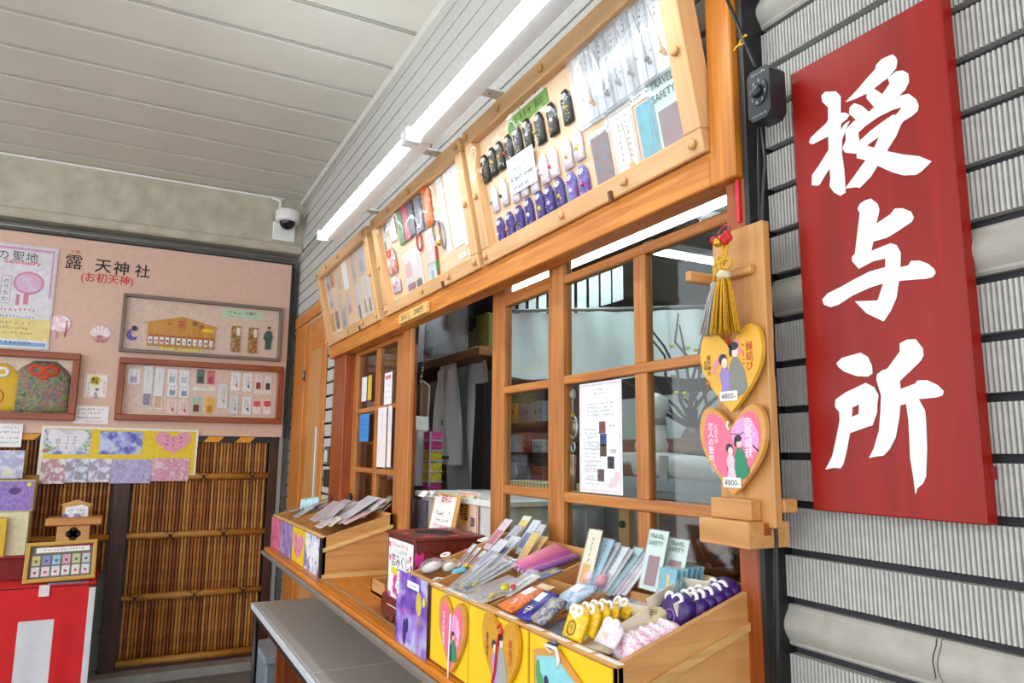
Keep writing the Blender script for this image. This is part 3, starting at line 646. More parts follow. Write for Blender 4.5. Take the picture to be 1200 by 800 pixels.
part(t, 'writing', m, INK); part(t, 'red_writing', MB().ticks(.045, .0, .014, .11, .003, True), RED)
t = card('small white notice asking to tell staff your choice, pink writing', LM(107, 486, .004), .20, .115, '#f0eff0', lines=0, sleeve=False, name='notice', cat='notice')
part(t, 'black_writing', MB().ticks(0, .036, .17, .016, .0025).text('Please let us know', -.01, -.018, .013, .0025, .004), INK); part(t, 'pink_writing', MB().ticks(-.02, .012, .13, .016, .0025).text('of your choice', .02, -.042, .013, .0025, .004), pm('#d8506a', .6))
t = card('white notice with pink and black lines at left image edge', LM(8, 510, .012), .16, .145, '#f0eff0', lines=0, sleeve=False, name='notice', cat='notice')
part(t, 'pink_writing', MB().ticks(0, .05, .13, .016, .0025), pm('#d8506a', .6)); part(t, 'black_writing', MB().ticks(0, .02, .13, .014, .0025).ticks(0, -.015, .12, .014, .0025).ticks(0, -.045, .13, .014, .0025), INK)
# ---- striped tape strip below the board
t = thing('hazard_strip', 'black and yellow striped hazard strip under the pink board', 'strip', LEFT(BX-.005, 0, bz0))
part(t, 'backing', MB().box(by0, .95, -.045, -.002, -.02, .004), BLACK)
for u0 in (248, 285, 30, -20):
    y = LQ(u0, 506)[0]; part(t, 'yellow_stripe', MB().poly([(y-.05, -.043), (y+.05, -.043), (y+.085, -.004), (y-.015, -.004)], .0045, .005), pm('#e0961c', .5))
# ---- yellow poster with seal sheets
a0, b1 = LQ(49, 499, -5.485); a1, b0 = LQ(229, 556, -5.485)
yp = thing('seal_poster', 'yellow poster board with three sample pictures in a row', 'poster', LEFT(-5.489, (a0+a1)/2, (b0+b1)/2) @ RZ(-.5)); w, h = a1-a0-.0, .31
part(yp, 'board', MB().box(-w/2, w/2, -h/2, h/2, -.004, 0), pm('#ece6d8', .5)); part(yp, 'yellow_sheet', MB().box(-w/2+.02, w/2-.015, -h/2+.01, h/2-.015, 0, .0008), pm('#e8c81c', .5))
def yq(u, v): return PF(u, v, yp.matrix_world)
SEAL = [((79, 517.5), .26, .16, art('seal1', ['#5a62a8', '#8a90c8', '#d9d6e8', '#6a9a5a', '#c04a60'], 22), True), ((142, 519), .25, .15, art('seal2', ['#3a3a8c', '#5a5ab8', '#9aa0dc', '#c0c8ea', '#d9c94a'], 16), False)]
for (u, v), ww, hh2, mt, heart in SEAL:
    a, b = yq(u, v); part(yp, 'picture', MB().box(a-ww/2, a+ww/2, b-hh2/2, b+hh2/2, .001, .0025), mt)
def heart_pts(cx, cy, w, h, n=40):
    P = []
    for i in range(n):
        t_ = 2*math.pi*i/n; sn = math.sin(t_); x = math.copysign(abs(sn)**1.75, sn); y = (13*math.cos(t_)-5*math.cos(2*t_)-2*math.cos(3*t_)-math.cos(4*t_)+2.5)/14.5
        P.append((cx+x*w/2, cy+y*h/2))
    return P
a, b = yq(79, 517); part(yp, 'heart_print', MB().poly(heart_pts(a, b, .22, .15), .0026, .003), pm('#e6e2ea', .5))
part(yp, 'writing', MB().text('恋人', a-.05, b+.0, .03, .0032, vert=True).ticks(a+.04, b, .02, .09, .0032, True).ticks(a, b, .018, .09, .0032, True), pm('#5a4a50', .6))
a, b = yq(203, 518.5); part(yp, 'heart_print', MB().poly(heart_pts(a, b, .22, .15), .001, .0025), pm('#e79ab4', .5, .1, 60)); part(yp, 'writing', MB().ticks(a-.04, b+.02, .02, .08, .003, True).ticks(a, b, .02, .09, .003, True).ticks(a+.045, b+.02, .02, .06, .003, True), pm('#7a2a44', .6))
for (u, v), ww, hh2, cs, lb in (((62, 552), .135, .155, ['#e9dfe2', '#e6e0e4', '#b8404c', '#8a3038', '#ddd2d6'], 'bagged seal sheet with red flowers below yellow poster'),
    ((90, 551), .125, .15, ['#d6dcea', '#e2e6ee', '#8a8ab8', '#4a4a68', '#c8506a'], 'pale blue bagged seal sheet below yellow poster'),
    ((117, 551), .125, .15, ['#e6e2ea', '#eee8ea', '#a090c0', '#6a5a90', '#d07060'], 'white and violet bagged seal sheet below yellow poster'),
    ((154, 552), .235, .155, ['#9a84c8', '#8a6ab8', '#b0a0d8', '#7a60a8', '#a890d0'], 'wide lavender seal sheet below yellow poster'),
    ((200, 550), .225, .15, ['#d8508a', '#e884ac', '#c43a78', '#f0c0d4', '#d8508a'], 'wide magenta seal sheet below yellow poster')):
    a, b = yq(u, v); t = card(lb, yp.matrix_world @ T(a, b, .002), ww, hh2, art(lb, cs, 22), '#4a3a50', lines=2, name='seal_sheet', cat='seal sheet')

# ================================================================== BAMBOO FENCE
def bamboo(label, y0, y1, z0, z1, x, rails, ties, n, ends=(True, True), frame=True):
    t = thing('bamboo_fence', label, 'fence', I4)
    st = MB(); L = z1-z0; N = 9
    pts = [(0, 0, L*i/N) for i in range(N+1)]; tp = []; P = []
    for i in range(N):
        P += [(0, 0, L*(i+.03)/N), (0, 0, L*(i+.5)/N), (0, 0, L*(i+.97)/N), (0, 0, L*(i+1)/N)]; tp += [.0098, .0094, .0098, .0112]
    st.tube(P, .0105, 8, False, tp); me = st.mesh('bamboo_stalk')
    ms = [pm('#a8692a', .5, .18, 14), pm('#94531e', .5, .18, 14), pm('#7a4018', .5, .18, 14), pm('#b8803a', .5, .15, 14)]
    me.materials.append(ms[0]); mes = [me]
    for q in ms[1:]: m2 = me.copy(); m2.materials.clear(); m2.materials.append(q); mes.append(m2)
    rg = random.Random(n)
    for i in range(n):
        y = y0+(y1-y0)*(i+.5)/n; o = link('bamboo_stalk', mes[rg.randrange(4)], None, t, T(x+rg.uniform(-.003, .003), y, z0+rg.uniform(-.004, .004)) @ Matrix.Rotation(rg.uniform(0, 6.2), 4, 'Z'))
    for z in rails:
        part(t, 'cross_rail', MB().tube([(x+.02, y0-.012, z), (x+.02, (y0*2+y1)/3, z), (x+.02, (y0*2+y1)/3+.004, z), (x+.02, y1+.012, z)], .0225, 10, False, [.0225, .022, .0245, .022]), pm('#b27a30', .42, .12, 18))
    for y, z in ties:
        m = MB()
        for s_ in (-1, 1):
            m.tube([(x+.02, y-.02, z-s_*.026), (x+.044, y, z), (x+.02, y+.02, z+s_*.026)], .0035, 5); m.tube([(x+.044, y, z), (x+.05, y+s_*.03, z+.02), (x+.04, y+s_*.045, z+.03)], .0025, 5)
            m.tube([(x+.044, y, z), (x+.05, y+s_*.02, z-.03), (x+.04, y+s_*.03, z-.06)], .0025, 5)
        m.ball((x+.046, y, z), .009); part(t, 'rope_tie', m, BLACK)
    part(t, 'backing', MB().box(x-.02, x-.012, y0, y1, z0, z1), pm('#3a1e10', .8))
    return t
XB = -5.53
def by(u, v): return LQ(u, v, XB)
rz = [by(267, 557.5)[1], by(226, 625)[1], by(221, 695)[1], by(214, 769)[1]]
ty = [(by(u, v)[0], rz[k]) for u, v, k in ((238, 558, 0), (295, 558, 0), (199, 625, 1), (261, 625, 1), (158, 697, 2), (227, 695, 2), (284, 691, 2))]
bamboo('tall bamboo fence panel with four cross rails below the pink board', .035, .885, .10, bz0, XB, rz, ty, 40)
t = thing('fence_post', 'dark wooden post at right side of the tall bamboo panel', 'post', I4); part(t, 'post', MB().box(-5.57, -5.5, .897, .955, .06, bz0, .004), DARKW['z'])
part(t, 'foot', MB().box(-5.575, -5.495, .892, .958, .0, .07, .004), DARKW['z'])
t = thing('fence_post', 'dark wooden post between the two bamboo panels', 'post', I4); part(t, 'post', MB().box(-5.57, -5.49, -.075, .022, .06, bz0, .004), DARKW['z']); part(t, 'foot', MB().box(-5.575, -5.485, -.08, .026, .0, .07, .004), DARKW['z'])
part(thing('fence_plinth', 'dark wooden sill board at the foot of the tall bamboo panel', 'board', I4), 'board', MB().box(-5.56, -5.50, .02, .90, .045, .10, .003), DARKW['y'])
bamboo('shorter bamboo fence panel behind the red table', -.86, -.09, .68, bz0, XB, [by(60, 632)[1], by(40, 560)[1]], [(-.6, by(40, 560)[1])], 34)
t = thing('fence_post', 'dark wooden post left of the shorter bamboo panel', 'post', I4); part(t, 'post', MB().box(-5.57, -5.49, -.95, -.875, .0, bz0, .004), DARKW['z']); part(t, 'cap', MB().box(-5.575, -5.485, -.955, -.87, bz0-.05, bz0-.04), DARKW['z'])

# ================================================================== RED TABLE and goods on it
TZ = .70; XT = -4.97
tt = thing('draped_table', 'table covered with red and white striped cloth below the fence', 'table', I4)
part(tt, 'top', MB().box(-5.5, XT, -1.6, -.115, TZ-.03, TZ, .004), pm('#8c1620', .6, .06))
for k, y in enumerate((-1.5, -.2)):
    for x in (-5.42, -5.06): part(tt, 'leg', MB().box(x, x+.04, y, y+.04, 0, TZ-.03), DARKW['z'])
n = 56; vs = []; fs = []; m1 = MB(); m2 = MB()
def clothx(y, z): return XT+.012+.006*math.sin(y*38)*(TZ-z)+.004*math.sin(y*17+1)*(TZ-z)
ys = [-1.6+1.49*i/n for i in range(n+1)]
def strip(m, ya, yb, za, zb):
    k = 10; q = 8
    for i in range(k):
        for j in range(q):
            A = ya+(yb-ya)*i/k; B = ya+(yb-ya)*(i+1)/k; z_ = za+(zb-za)*j/q; z2 = za+(zb-za)*(j+1)/q
            m.add([(clothx(A, z_), A, z_), (clothx(B, z_), B, z_), (clothx(B, z2), B, z2), (clothx(A, z2), A, z2)], [(0, 1, 2, 3)], True)
wl, wr_ = LQ(20, 740, -4.96)[0], LQ(62, 740, -4.96)[0]
strip(m1, -1.6, wl, .02, TZ-.006); strip(m1, wl, wr_, LQ(40, 727, -4.96)[1], TZ-.006); strip(m1, wr_, -.145, .02, TZ-.006)
m1.box(-5.5, XT+.012, -1.6, -.113, TZ, TZ+.003)
part(tt, 'red_cloth', m1, pm('#d3141c', .75, .05, 12)); strip(m2, wl, wr_, .02, LQ(40, 727, -4.96)[1]); part(tt, 'white_band', m2, pm('#d6d6da', .8, .04, 12)); m2 = MB(); strip(m2, -.145, -.113, .02, TZ-.02); part(tt, 'white_band', m2, pm('#d6d6da', .8, .04, 12))
a = LQ(52, 690, -4.95); part(tt, 'tape', MB().box(-4.962, -4.948, a[0]-.025, a[0]+.025, a[1]-.04, a[1]+.02), pm('#e4dede', .6))
stp = thing('display_step', 'dark red covered step carrying boxes behind the red table', 'step', I4)
part(stp, 'riser', MB().box(-5.46, -5.24, -1.6, -.37, TZ+.003, TZ+.13, .004), pm('#7c1018', .7, .05)); part(stp, 'tread', MB().box(-5.47, -5.22, -1.6, -.36, TZ+.13, TZ+.145, .003), pm('#9c1a22', .6, .05))
# leaning frame of stamp samples
sx = -5.06
y, z = LQ(70, 676, sx); fm = FR((sx, y, TZ+.006), (0, 1, 0.0), (-.42, 0, .9)) @ RZ(1.5)
sf = thing('sample_frame', 'slanted wooden frame of twelve stamp samples on the red table', 'frame', fm); w, h = .36, .235
for q in ((-w/2, w/2, 0, .022), (-w/2, w/2, h-.022, h)): part(sf, 'rail', MB().box(*q, 0, .025, .003), wood('#cfa54e', '#b98a38', 'x', .45))
for q in ((-w/2, -w/2+.022, .022, h-.022), (w/2-.022, w/2, .022, h-.022)): part(sf, 'stile', MB().box(*q, 0, .025, .003), wood('#cfa54e', '#b98a38', 'y', .45))
part(sf, 'backing', MB().box(-w/2+.02, w/2-.02, .02, h-.02, 0, .006), pm('#6e6a5c', .7)); part(sf, 'heading', MB().box(-.13, .14, .175, .205, .006, .008), PAPER)
part(sf, 'heading_lettering', MB().ticks(0, .19, .22, .014, .0085), INK)
PC = ['#cfc884', '#8a90c0', '#9ac0d8', '#d8a0b4', '#b8c890', '#c8c8cc', '#ded8dc', '#e0d4d8', '#dcdce2', '#e2d8da', '#e0dcd8', '#dedee2']
for i in range(12):
    cx = -.125+(i % 6)*.05; cy = .13 if i < 6 else .065
    s_ = part(sf, 'stamp_card', MB().box(cx-.02, cx+.02, cy-.028, cy+.028, .006, .008), pm(PC[i], .5, .15, 150)); part(s_, 'seal', MB().disc(cx, cy-.004, .008, .008, .0085, 10), pm('#c43a48', .6) if i > 5 else pm('#5a5478', .6))
# wooden shrine-shaped donation box
y, z = LQ(86, 630, -5.2)
wb = thing('offering_stand', 'small wooden offering stand with clover cutout and paper inside', 'stand', LEFT(-5.2, y, z-.02)); part(wb, 'pedestal', MB().box(-.11, .11, TZ+.003-(z-.02), 0, -.06, .06, .003), pm('#8c1620', .6, .06))
part(wb, 'base', MB().box(-.085, .085, 0, .1, -.06, .06, .004), TAN['x']); part(wb, 'tray', MB().box(-.145, .145, .1, .145, -.08, .08, .005), wood('#c88a44', '#b0702e', 'x', .45))
m = MB()
for dx, dy in ((-.018, 0), (.018, 0), (0, .018), (0, -.018)): m.disc(dx, .05+dy, .022, .022, .061, 16)
part(wb, 'cutout', m, pm('#2a1408', .9)); part(wb, 'back_board', MB().poly([(-.07, .145), (.07, .145), (.07, .21), (.09, .215), (0, .245), (-.09, .215), (-.07, .21)], -.03, -.015), wood('#d3a468', '#bd8848', 'x', .5))
part(wb, 'paper', MB().poly([(-.06, .135), (.065, .135), (.062, .20), (.03, .215), (-.055, .2)], -.01, -.005), pm('#e6ecf0', .6)); part(wb, 'lettering', MB().ticks(0, .185, .09, .014, -.0045).ticks(0, .162, .09, .012, -.0045), INK)
for i in range(3): part(wb, 'slip', MB().box(-.07+i*.035, -.045+i*.035, .14, .162, .0+i*.01, .004+i*.01), pm(['#5a6ab0', '#e2e6ea', '#8a7ab0'][i], .5))
# boxes at left edge
def boxm(label, u0, v0, u1, v1, x, dep, zb, front, side, name='goods_box', deco=None):
    p0 = LQ(u0, v0, x); p1 = LQ(u1, v1, x); t = thing(name, label, 'box', LEFT(x, 0, 0))
    part(t, 'body', MB().box(p0[0], p1[0], zb if zb else p1[1], p0[1], -dep, 0, .003), side); part(t, 'front_sheet', MB().box(p0[0]+.006, p1[0]-.006, (zb if zb else p1[1])+.006, p0[1]-.006, .0004, .002), front)
    return t, p0, p1
zs = TZ+.145
LAV = art('lav', ['#8a64b4', '#9a78c8', '#7a58a0', '#a890d0'], 30)
boxm('cream cardboard box at left edge standing on the red step', -40, 601, 30, 648, -5.23, .15, zs, pm('#ddd6b0', .6), pm('#cfc79c', .6))
t, p0, p1 = boxm('purple printed box stacked on top of the cream box', -40, 563, 38, 599, -5.25, .14, None, LAV, pm('#c9bd86', .6))
part(t, 'emblem', MB().disc(p1[0]-.1, (p0[1]+p1[1])/2+.03, .03, .022, .0022, 16).text('縁', p1[0]-.22, (p0[1]+p1[1])/2, .05, .0022, .004), pm('#5a3a78', .5)); part(t, 'sticker', MB().disc(p1[0]-.03, p0[1]-.025, .012, .012, .0022, 12), pm('#e2d83a', .5))
card('lilac and yellow printed sheet propped above the purple box', LM(6, 544, .08), .19, .17, art('sheet9', ['#b8a8d8', '#8a90c0', '#d8d0e0', '#e0d880'], 14), lines=0, name='seal_sheet', cat='seal sheet')
t, p0, p1 = boxm('small yellow framed picture leaning on the cream box', -30, 607, 5, 648, -5.19, .02, zs, pm('#d8b428', .5), wood('#cfa54e', '#b98a38', 'y', .45))
card('purple leaflet lying at the front edge of the red table', FR((-5.02, LQ(80, 683, -5.0)[0], TZ+.004), (0, 1, 0), (-1, 0, 0)), .2, .06, art('leaf', ['#6a6aa8', '#8a7ab8', '#aab0d0'], 30), lines=1, vert=False, sleeve=False, name='leaflet', cat='leaflet')

# ================================================================== DISPLAY CASES over the window
CV = Vector((0, -.089, .438)); CLEN = CV.length
def case(label, x0, x1, name='display_case'):
    M = FR((x0, 1.003, .606+H), (1, 0, 0), CV); t = thing(name, label, 'display case', M, 'glazed cases above the shop window'); w, h, f, d = x1-x0, CLEN, .050, .030
    part(t, 'back_panel', MB().box(f*.5, w-f*.5, f*.5, h-f*.5, -.02, -.001), wood('#ebcba9', '#e2bd97', 'x', .55, .5))
    part(t, 'rail', MB().box(0, w, 0, f, -.024, d, .003), PALE['x']); part(t, 'rail', MB().box(0, w, h-f, h, -.024, d, .003), PALE['x'])
    part(t, 'stile', MB().box(0, f, f, h-f, -.024, d, .003), PALE['y']); s_ = part(t, 'stile', MB().box(w-f, w, f, h-f, -.024, d, .003), PALE['y'])
    part(t, 'acrylic_cover', MB().box(.006, w-.006, .006, h-.006, d+.0005, d+.003), ACRYL)
    for a, b in ((f/2, f/2), (w/2-.02, f/2), (w-f/2, f/2), (f/2, h-f/2), (w/2, h-f/2), (w-f/2, h-f/2), (f/2, h/2), (w-f/2, h/2), (w*.25, h-f/2), (w*.75, f/2)):
        part(t, 'wood_plug', MB().lathe([(.011, 0), (.011, .004), (.006, .007)], (a, b, d+.003), 'z', 12), pm('#d9a469', .5))
    part(t, 'latch', MB().box(w*.69, w*.70, -.006, .02, d, d+.008), pm('#6a4020', .5))
    return t, M
K1, M1 = case('farthest glazed wooden charm case, left of three above the window', -4.20, -3.19)
K2, M2 = case('middle glazed wooden charm case of three above the window', -3.10, -2.10)
K3, M3 = case('nearest glazed wooden charm case with black and purple amulets', -2.065, -1.038)
def CM(M, u, v, rot=0, c=.0): a, b = PF(u, v, M, c+.004); return M @ T(a, b, c) @ RZ(rot)
BLK = art('blackcloth', ['#121214', '#1c1c20', '#2a2622', '#15151a'], 160); WHC = art('whitecloth', ['#dccfd8', '#e8dfe4', '#d3c2ce', '#eee6ea'], 160); PUR = art('purplecloth', ['#33237a', '#42308e', '#261860', '#4c3c9c'], 160)
CH = ['#e8e4de', '#c8a848', '#d8a020', '#c82a2c', '#8a8aa0', '#d0d0d4', '#c8b060', '#e6e2dc', '#b8a040', '#e0d838']
for i, (u, v) in enumerate(((569.5, 197.5), (578, 189.5), (586.5, 182.5), (597, 175), (607.5, 166), (619, 157), (633, 150), (647.5, 139.5), (664.5, 125))):
    amulet('%s black cloth amulet from the left in nearest case' % ORD[i], CM(M3, u, v, 0), .044, .09, BLK, '#e9e4de', .012, 'black amulets in nearest case', (CH[i], -.45 if i % 3 == 0 else .1, -.05), spots='#c8b878')
for i, (u, v) in enumerate(((580, 233), (591, 225), (604, 221), (614, 214), (626, 209), (638, 198), (649, 190), (665, 180), (677.5, 169.5))):
    amulet('%s pale pink-white amulet from the left in nearest case' % ORD[i], CM(M3, u, v, 0), .042, .084, WHC, '#efeae8', .012, 'pale amulets in nearest case', (['#4aa0a0', '#3a3a44', '#d8d4da', '#c0b8c4', '#d0c8d0', '#e0d8dc', '#d03040', '#d8c070', '#e8d818'][i], .05 if i > 6 else -.3, -.1), spots='#c8a0b0')
for i, (u, v) in enumerate(((588, 271), (599, 264.5), (610, 257.5), (621, 249), (634, 241.5), (645, 235), (657, 227), (671, 220.5), (685, 213))):
    amulet('%s purple cloth amulet from the left in nearest case' % ORD[i], CM(M3, u, v, 0), .044, .088, PUR if i not in (7, 8) else art('lilaccloth', ['#6a64b0', '#7a78c0', '#5a4ea0', '#8a3a98'], 60), '#e9e6ee', .012, 'purple amulets in nearest case', (['#e8e4e0', '#d8801c', '#7a5a30', '#e8e8ea', '#e0dc30', '#c8c0d0', '#d8a828', '#dce0ea', '#c01870'][i], -.35 if i < 3 else .05, -.08), spots='#b8b0e0')
t = card('white sold-out notice in Japanese and English taped inside nearest case', CM(M3, 610, 200, -2, .014), .155, .105, '#f2f4f8', lines=0, sleeve=False, name='notice', cat='notice')
m = MB().text('スポーツ守りは', 0, .034, .016, .0022, fit=.08).text('売切ました。', .0, .012, .016, .0022, fit=.085).text('All sports amulets', 0, -.013, .017, .0022, fit=.135).text('are sold out.', -.012, -.036, .016, .0022, fit=.095); part(t, 'writing', m, INK)
label_strip('green label strip above the black amulets in nearest case', CM(M3, 616, 131), .235, .04, '#6f9a3e', text=MB().text('800', .07, 0, .022, .0015, .004).ticks(-.04, 0, .13, .024, .0015), tcol='#3a2c18')
label_strip('white label with red characters above the green strip', CM(M3, 614, 117.5), .2, .03, '#efe6dc', text=MB().ticks(-.045, 0, .09, .022, .0015).ticks(.055, 0, .075, .022, .0015), tcol='#c8303a')
for i, (u, v, cc) in enumerate(((684, 100, '#e0a01c'), (700, 88, '#5a5560'), (714, 76, '#4a7a60'), (728, 65, '#7a4038'), (747, 49, '#5a5240'), (764, 38, '#d8a020'))):
    card('%s white envelope charm from the left in nearest case' % ORD[i], CM(M3, u, v), .088, .205, '#edeef2', lines=2, charm=(cc, .25, -.25), border='#6a7080', group='white envelope charms in nearest case')
card('dark patterned packet at bottom centre of nearest case', CM(M3, 705, 187), .07, .125, art('darkpack', ['#5a5568', '#6a6478', '#8a4a3a', '#4a4656'], 60), lines=0)
card('gold-edged white card with gold charm in nearest case', CM(M3, 732.5, 171), .085, .185, '#f0efec', lines=2, charm=('#d8a020', .2, -.28), border='#c8a848')
card('bright teal packet on the right of nearest case', CM(M3, 759, 151), .062, .125, art('teal', ['#1aa0b8', '#28b4c8', '#1890a8', '#4ac0cc'], 60), lines=0, blocks=[(0, 0, .3, .6, '#3ab8c4')])
t = card('pale green travel safety card with maroon packet in nearest case', CM(M3, 783, 138), .098, .205, '#cfe6de', lines=0, blocks=[(.05, -.1, .7, .44, '#8a6468'), (-.0, -.43, .9, .1, '#a8d8d8')], text=MB().text('TRAVEL', 0, .083, .018, .0046, .008, fit=.075).text('SAFETY', 0, .055, .018, .0046, .008, fit=.075))
for u, v, w, k in ((700, 157, .1, 'above the dark patterned packet'), (722, 137, .1, 'above the gold-edged card'), (757, 107, .15, 'below the envelope charms'), (700, 31, .12, 'above the envelope charms')):
    label_strip('thin white label in nearest case %s' % k, CM(M3, u, v), w, .02)
# middle case
card('small grey-white pack at upper left of middle case', CM(M2, 450, 268), .06, .07, '#d9d4cc', lines=1, blocks=[(0, 0, .5, .5, '#8a867e')])
card('second small beige pack under the grey-white pack', CM(M2, 453, 288), .10, .075, '#e3d6c0', lines=1, blocks=[(-.2, 0, .25, .6, '#8a7a68')])
amulet('white fabric amulet at upper left of middle case', CM(M2, 460, 267), .07, .12, '#e2e4e8', '#b8bcc8', .012)
for u, v, cs, lb in ((469.5, 262, ['#4a7a50', '#6a9a6a', '#3a6040', '#8ab080'], 'slim green brocade case'), (476, 257, ['#a83048', '#c85060', '#802038', '#d88890'], 'slim red brocade case'), (482, 251, ['#3a3a4a', '#5a5a6a', '#2a2a38', '#7a7488'], 'slim dark grey brocade case'), (491, 246, ['#6a6a78', '#4a4a58', '#8a8a98', '#3a3a48'], 'slim mid-grey brocade case')):
    card(lb+' in the middle display case', CM(M2, u, v), .062, .17, art(lb, cs, 70), lines=0, th=.01, name='brocade_case', blocks=[(.0, .42, .8, .08, cs[1])])
t = amulet('orange brocade case with bow in the middle display case', CM(M2, 501, 238), .075, .18, art('orangeb', ['#d86a2c', '#e88a48', '#c04a1c', '#e0a070'], 60), '#e8641c', .012)
amulet('white house shaped amulet with orange roof print in middle case', CM(M2, 459.5, 306), .11, .115, art('housea', ['#e8e4e4', '#d8d0d4', '#c8604a', '#e9e6e8'], 40), '#d87048', .014)
amulet('small patterned pouch at lower left of middle case', CM(M2, 465, 334), .10, .07, art('smallp', ['#d8d0dc', '#b84a58', '#e4e0e8', '#8a8ab0'], 50), '#e4e0e4', .012)
card('clear bag of colourful charms at bottom centre of middle case', CM(M2, 484, 319), .2, .2, '#efe2dc', lines=0, blocks=[(-.2, -.3, .45, .22, '#a8485c'), (.25, -.32, .3, .25, '#3a4038'), (.25, -.2, .12, .1, '#e0c020'), (-.25, .1, .35, .3, '#f0b8b0'), (.15, .25, .4, .35, '#f2efef')], name='charm_bag')
t = thing('key_ring', 'red and silver ring charm in the middle of the middle case', 'charm', CM(M2, 491.5, 281)); part(t, 'ring', MB().ring((0, -.01, .006), .026, .004, 'z', .032), pm('#b04048', .4)); part(t, 'tag', MB().box(-.012, .012, .02, .055, 0, .006, .002), pm('#b8bcc0', .3, metal=.6))
card('pale pink card beside the ring charm in middle case', CM(M2, 504, 289), .085, .13, '#eedcd8', lines=2)
t = thing('key_ring', 'silver bell strap charm beside long white strip in middle case', 'charm', CM(M2, 515, 275)); part(t, 'ring', MB().ring((-.02, .02, .006), .03, .004, 'z', .045).ring((.03, -.01, .006), .022, .003, 'z', .05), pm('#8a8c92', .3, metal=.7)); part(t, 'bell', MB().ball((.0, -.03, .01), .012), GOLD)
t = thing('charm_stick', 'thin striped stick charm at lower right of middle case', 'charm', CM(M2, 513, 311) @ RZ(-8)); part(t, 'stick', MB().box(-.006, .006, -.075, .075, 0, .008, .002), pm('#b0482c', .4)); part(t, 'band', MB().box(-.0065, .0065, -.02, .02, .001, .0085), pm('#5a8a3a', .4))
card('pale blue mini packet at lower right of middle case', CM(M2, 507, 323), .075, .1, '#dbe4ea', lines=1, blocks=[(0, 0, .4, .4, '#9ab8c8')])
for u, v, w, h, lb in ((519, 250, .05, .29, 'long narrow white paper strip in middle case'), (530, 236, .10, .32, 'left tall white paper sheet in middle case'), (543, 231, .10, .32, 'right tall white paper sheet in middle case')):
    t = card(lb, CM(M2, u, v), w, h, '#eef0f2', lines=2, sleeve=False, name='paper_sheet', cat='paper', ink='#9aa0a4')
for u, v, w, k in ((541, 299, .06, 'under the tall sheets'), (552, 294, .06, 'at the far right under the tall sheets'), (487, 291, .08, 'in the centre above the clear bag')): label_strip('thin white label in middle case %s' % k, CM(M2, u, v), w, .018)
# farthest case
C1 = [(383.5, 330, .07, .11, '#c9c4c8', '#3a3a44', 'grey and black packet at upper left of farthest case'), (388, 326, .06, .10, '#e0a078', '#c86a38', 'orange packet at upper left of farthest case'), (396, 324, .07, .13, '#ecd9b0', '#e0c890', 'cream card beside the blank sheet in farthest case'),
      (403, 318.5, .09, .19, '#f3f4f2', None, 'blank white sheet in upper middle of farthest case'), (413, 311, .06, .17, '#d8c8c8', '#b8a8a8', 'pinkish packet right of the blank sheet in farthest case'), (422, 303, .12, .15, '#d5d2d4', '#b4b0b8', 'grey pack of pins at upper right of farthest case'),
      (388, 352, .08, .09, '#dedbe0', '#a09aa8', 'pale grey packet in middle row of farthest case'), (398, 354, .06, .08, '#dfe0d8', '#b8c0b0', 'pale green-grey packet in middle row of farthest case'), (409, 356, .075, .10, '#eccfc8', '#d89a90', 'pink and tan packet in middle row of farthest case'),
      (389.5, 378, .065, .10, '#d99a28', '#b87a1c', 'golden yellow packet at bottom of farthest case'), (395, 375, .06, .10, '#8a5a6a', '#6a3a50', 'plum packet at bottom of farthest case'), (403, 373, .09, .09, '#b8bcc4', '#8a90a0', 'silver grey packet at bottom of farthest case'),
      (420, 354, .065, .20, '#e6e6e6', '#5a6468', 'long sleeve with dark green charm in farthest case'), (426.5, 347, .05, .19, '#e9e6e0', '#a8885a', 'long sleeve with tan charm in farthest case'), (432, 345, .05, .19, '#e8e8e8', '#6a6258', 'long sleeve with grey charm at right of farthest case')]
for u, v, w, h, c1, c2, lb in C1:
    card(lb, CM(M1, u, v), w, h, c1, lines=0 if c2 is None else 1, sleeve=c2 is not None, blocks=[] if c2 is None else [(0, -.25, .5, .35, c2)])
for u, v, w, k in ((426, 371, .16, 'lower right'), (397, 386.5, .1, 'lower left')): label_strip('thin white label at %s of farthest case' % k, CM(M1, u, v), w, .018)
# name plate on the header
pl = FR((0, .985, 0), (1, 0, 0), (0, 0, 1)); a, b = PF(487, 367.5, pl)
t = thing('name_plate', 'small wooden name plate with black writing on the header beam', 'name plate', pl @ T(a, b)); part(t, 'plate', MB().box(-.165, .165, -.022, .022, 0, .016, .003), wood('#e3bb74', '#d3a65c', 'x', .5)); part(t, 'writing', MB().text('おみくじ', -.075, 0, .026, .0165, .008, fit=.11).text('200円', .075, 0, .026, .0165, .008, fit=.1), INK)

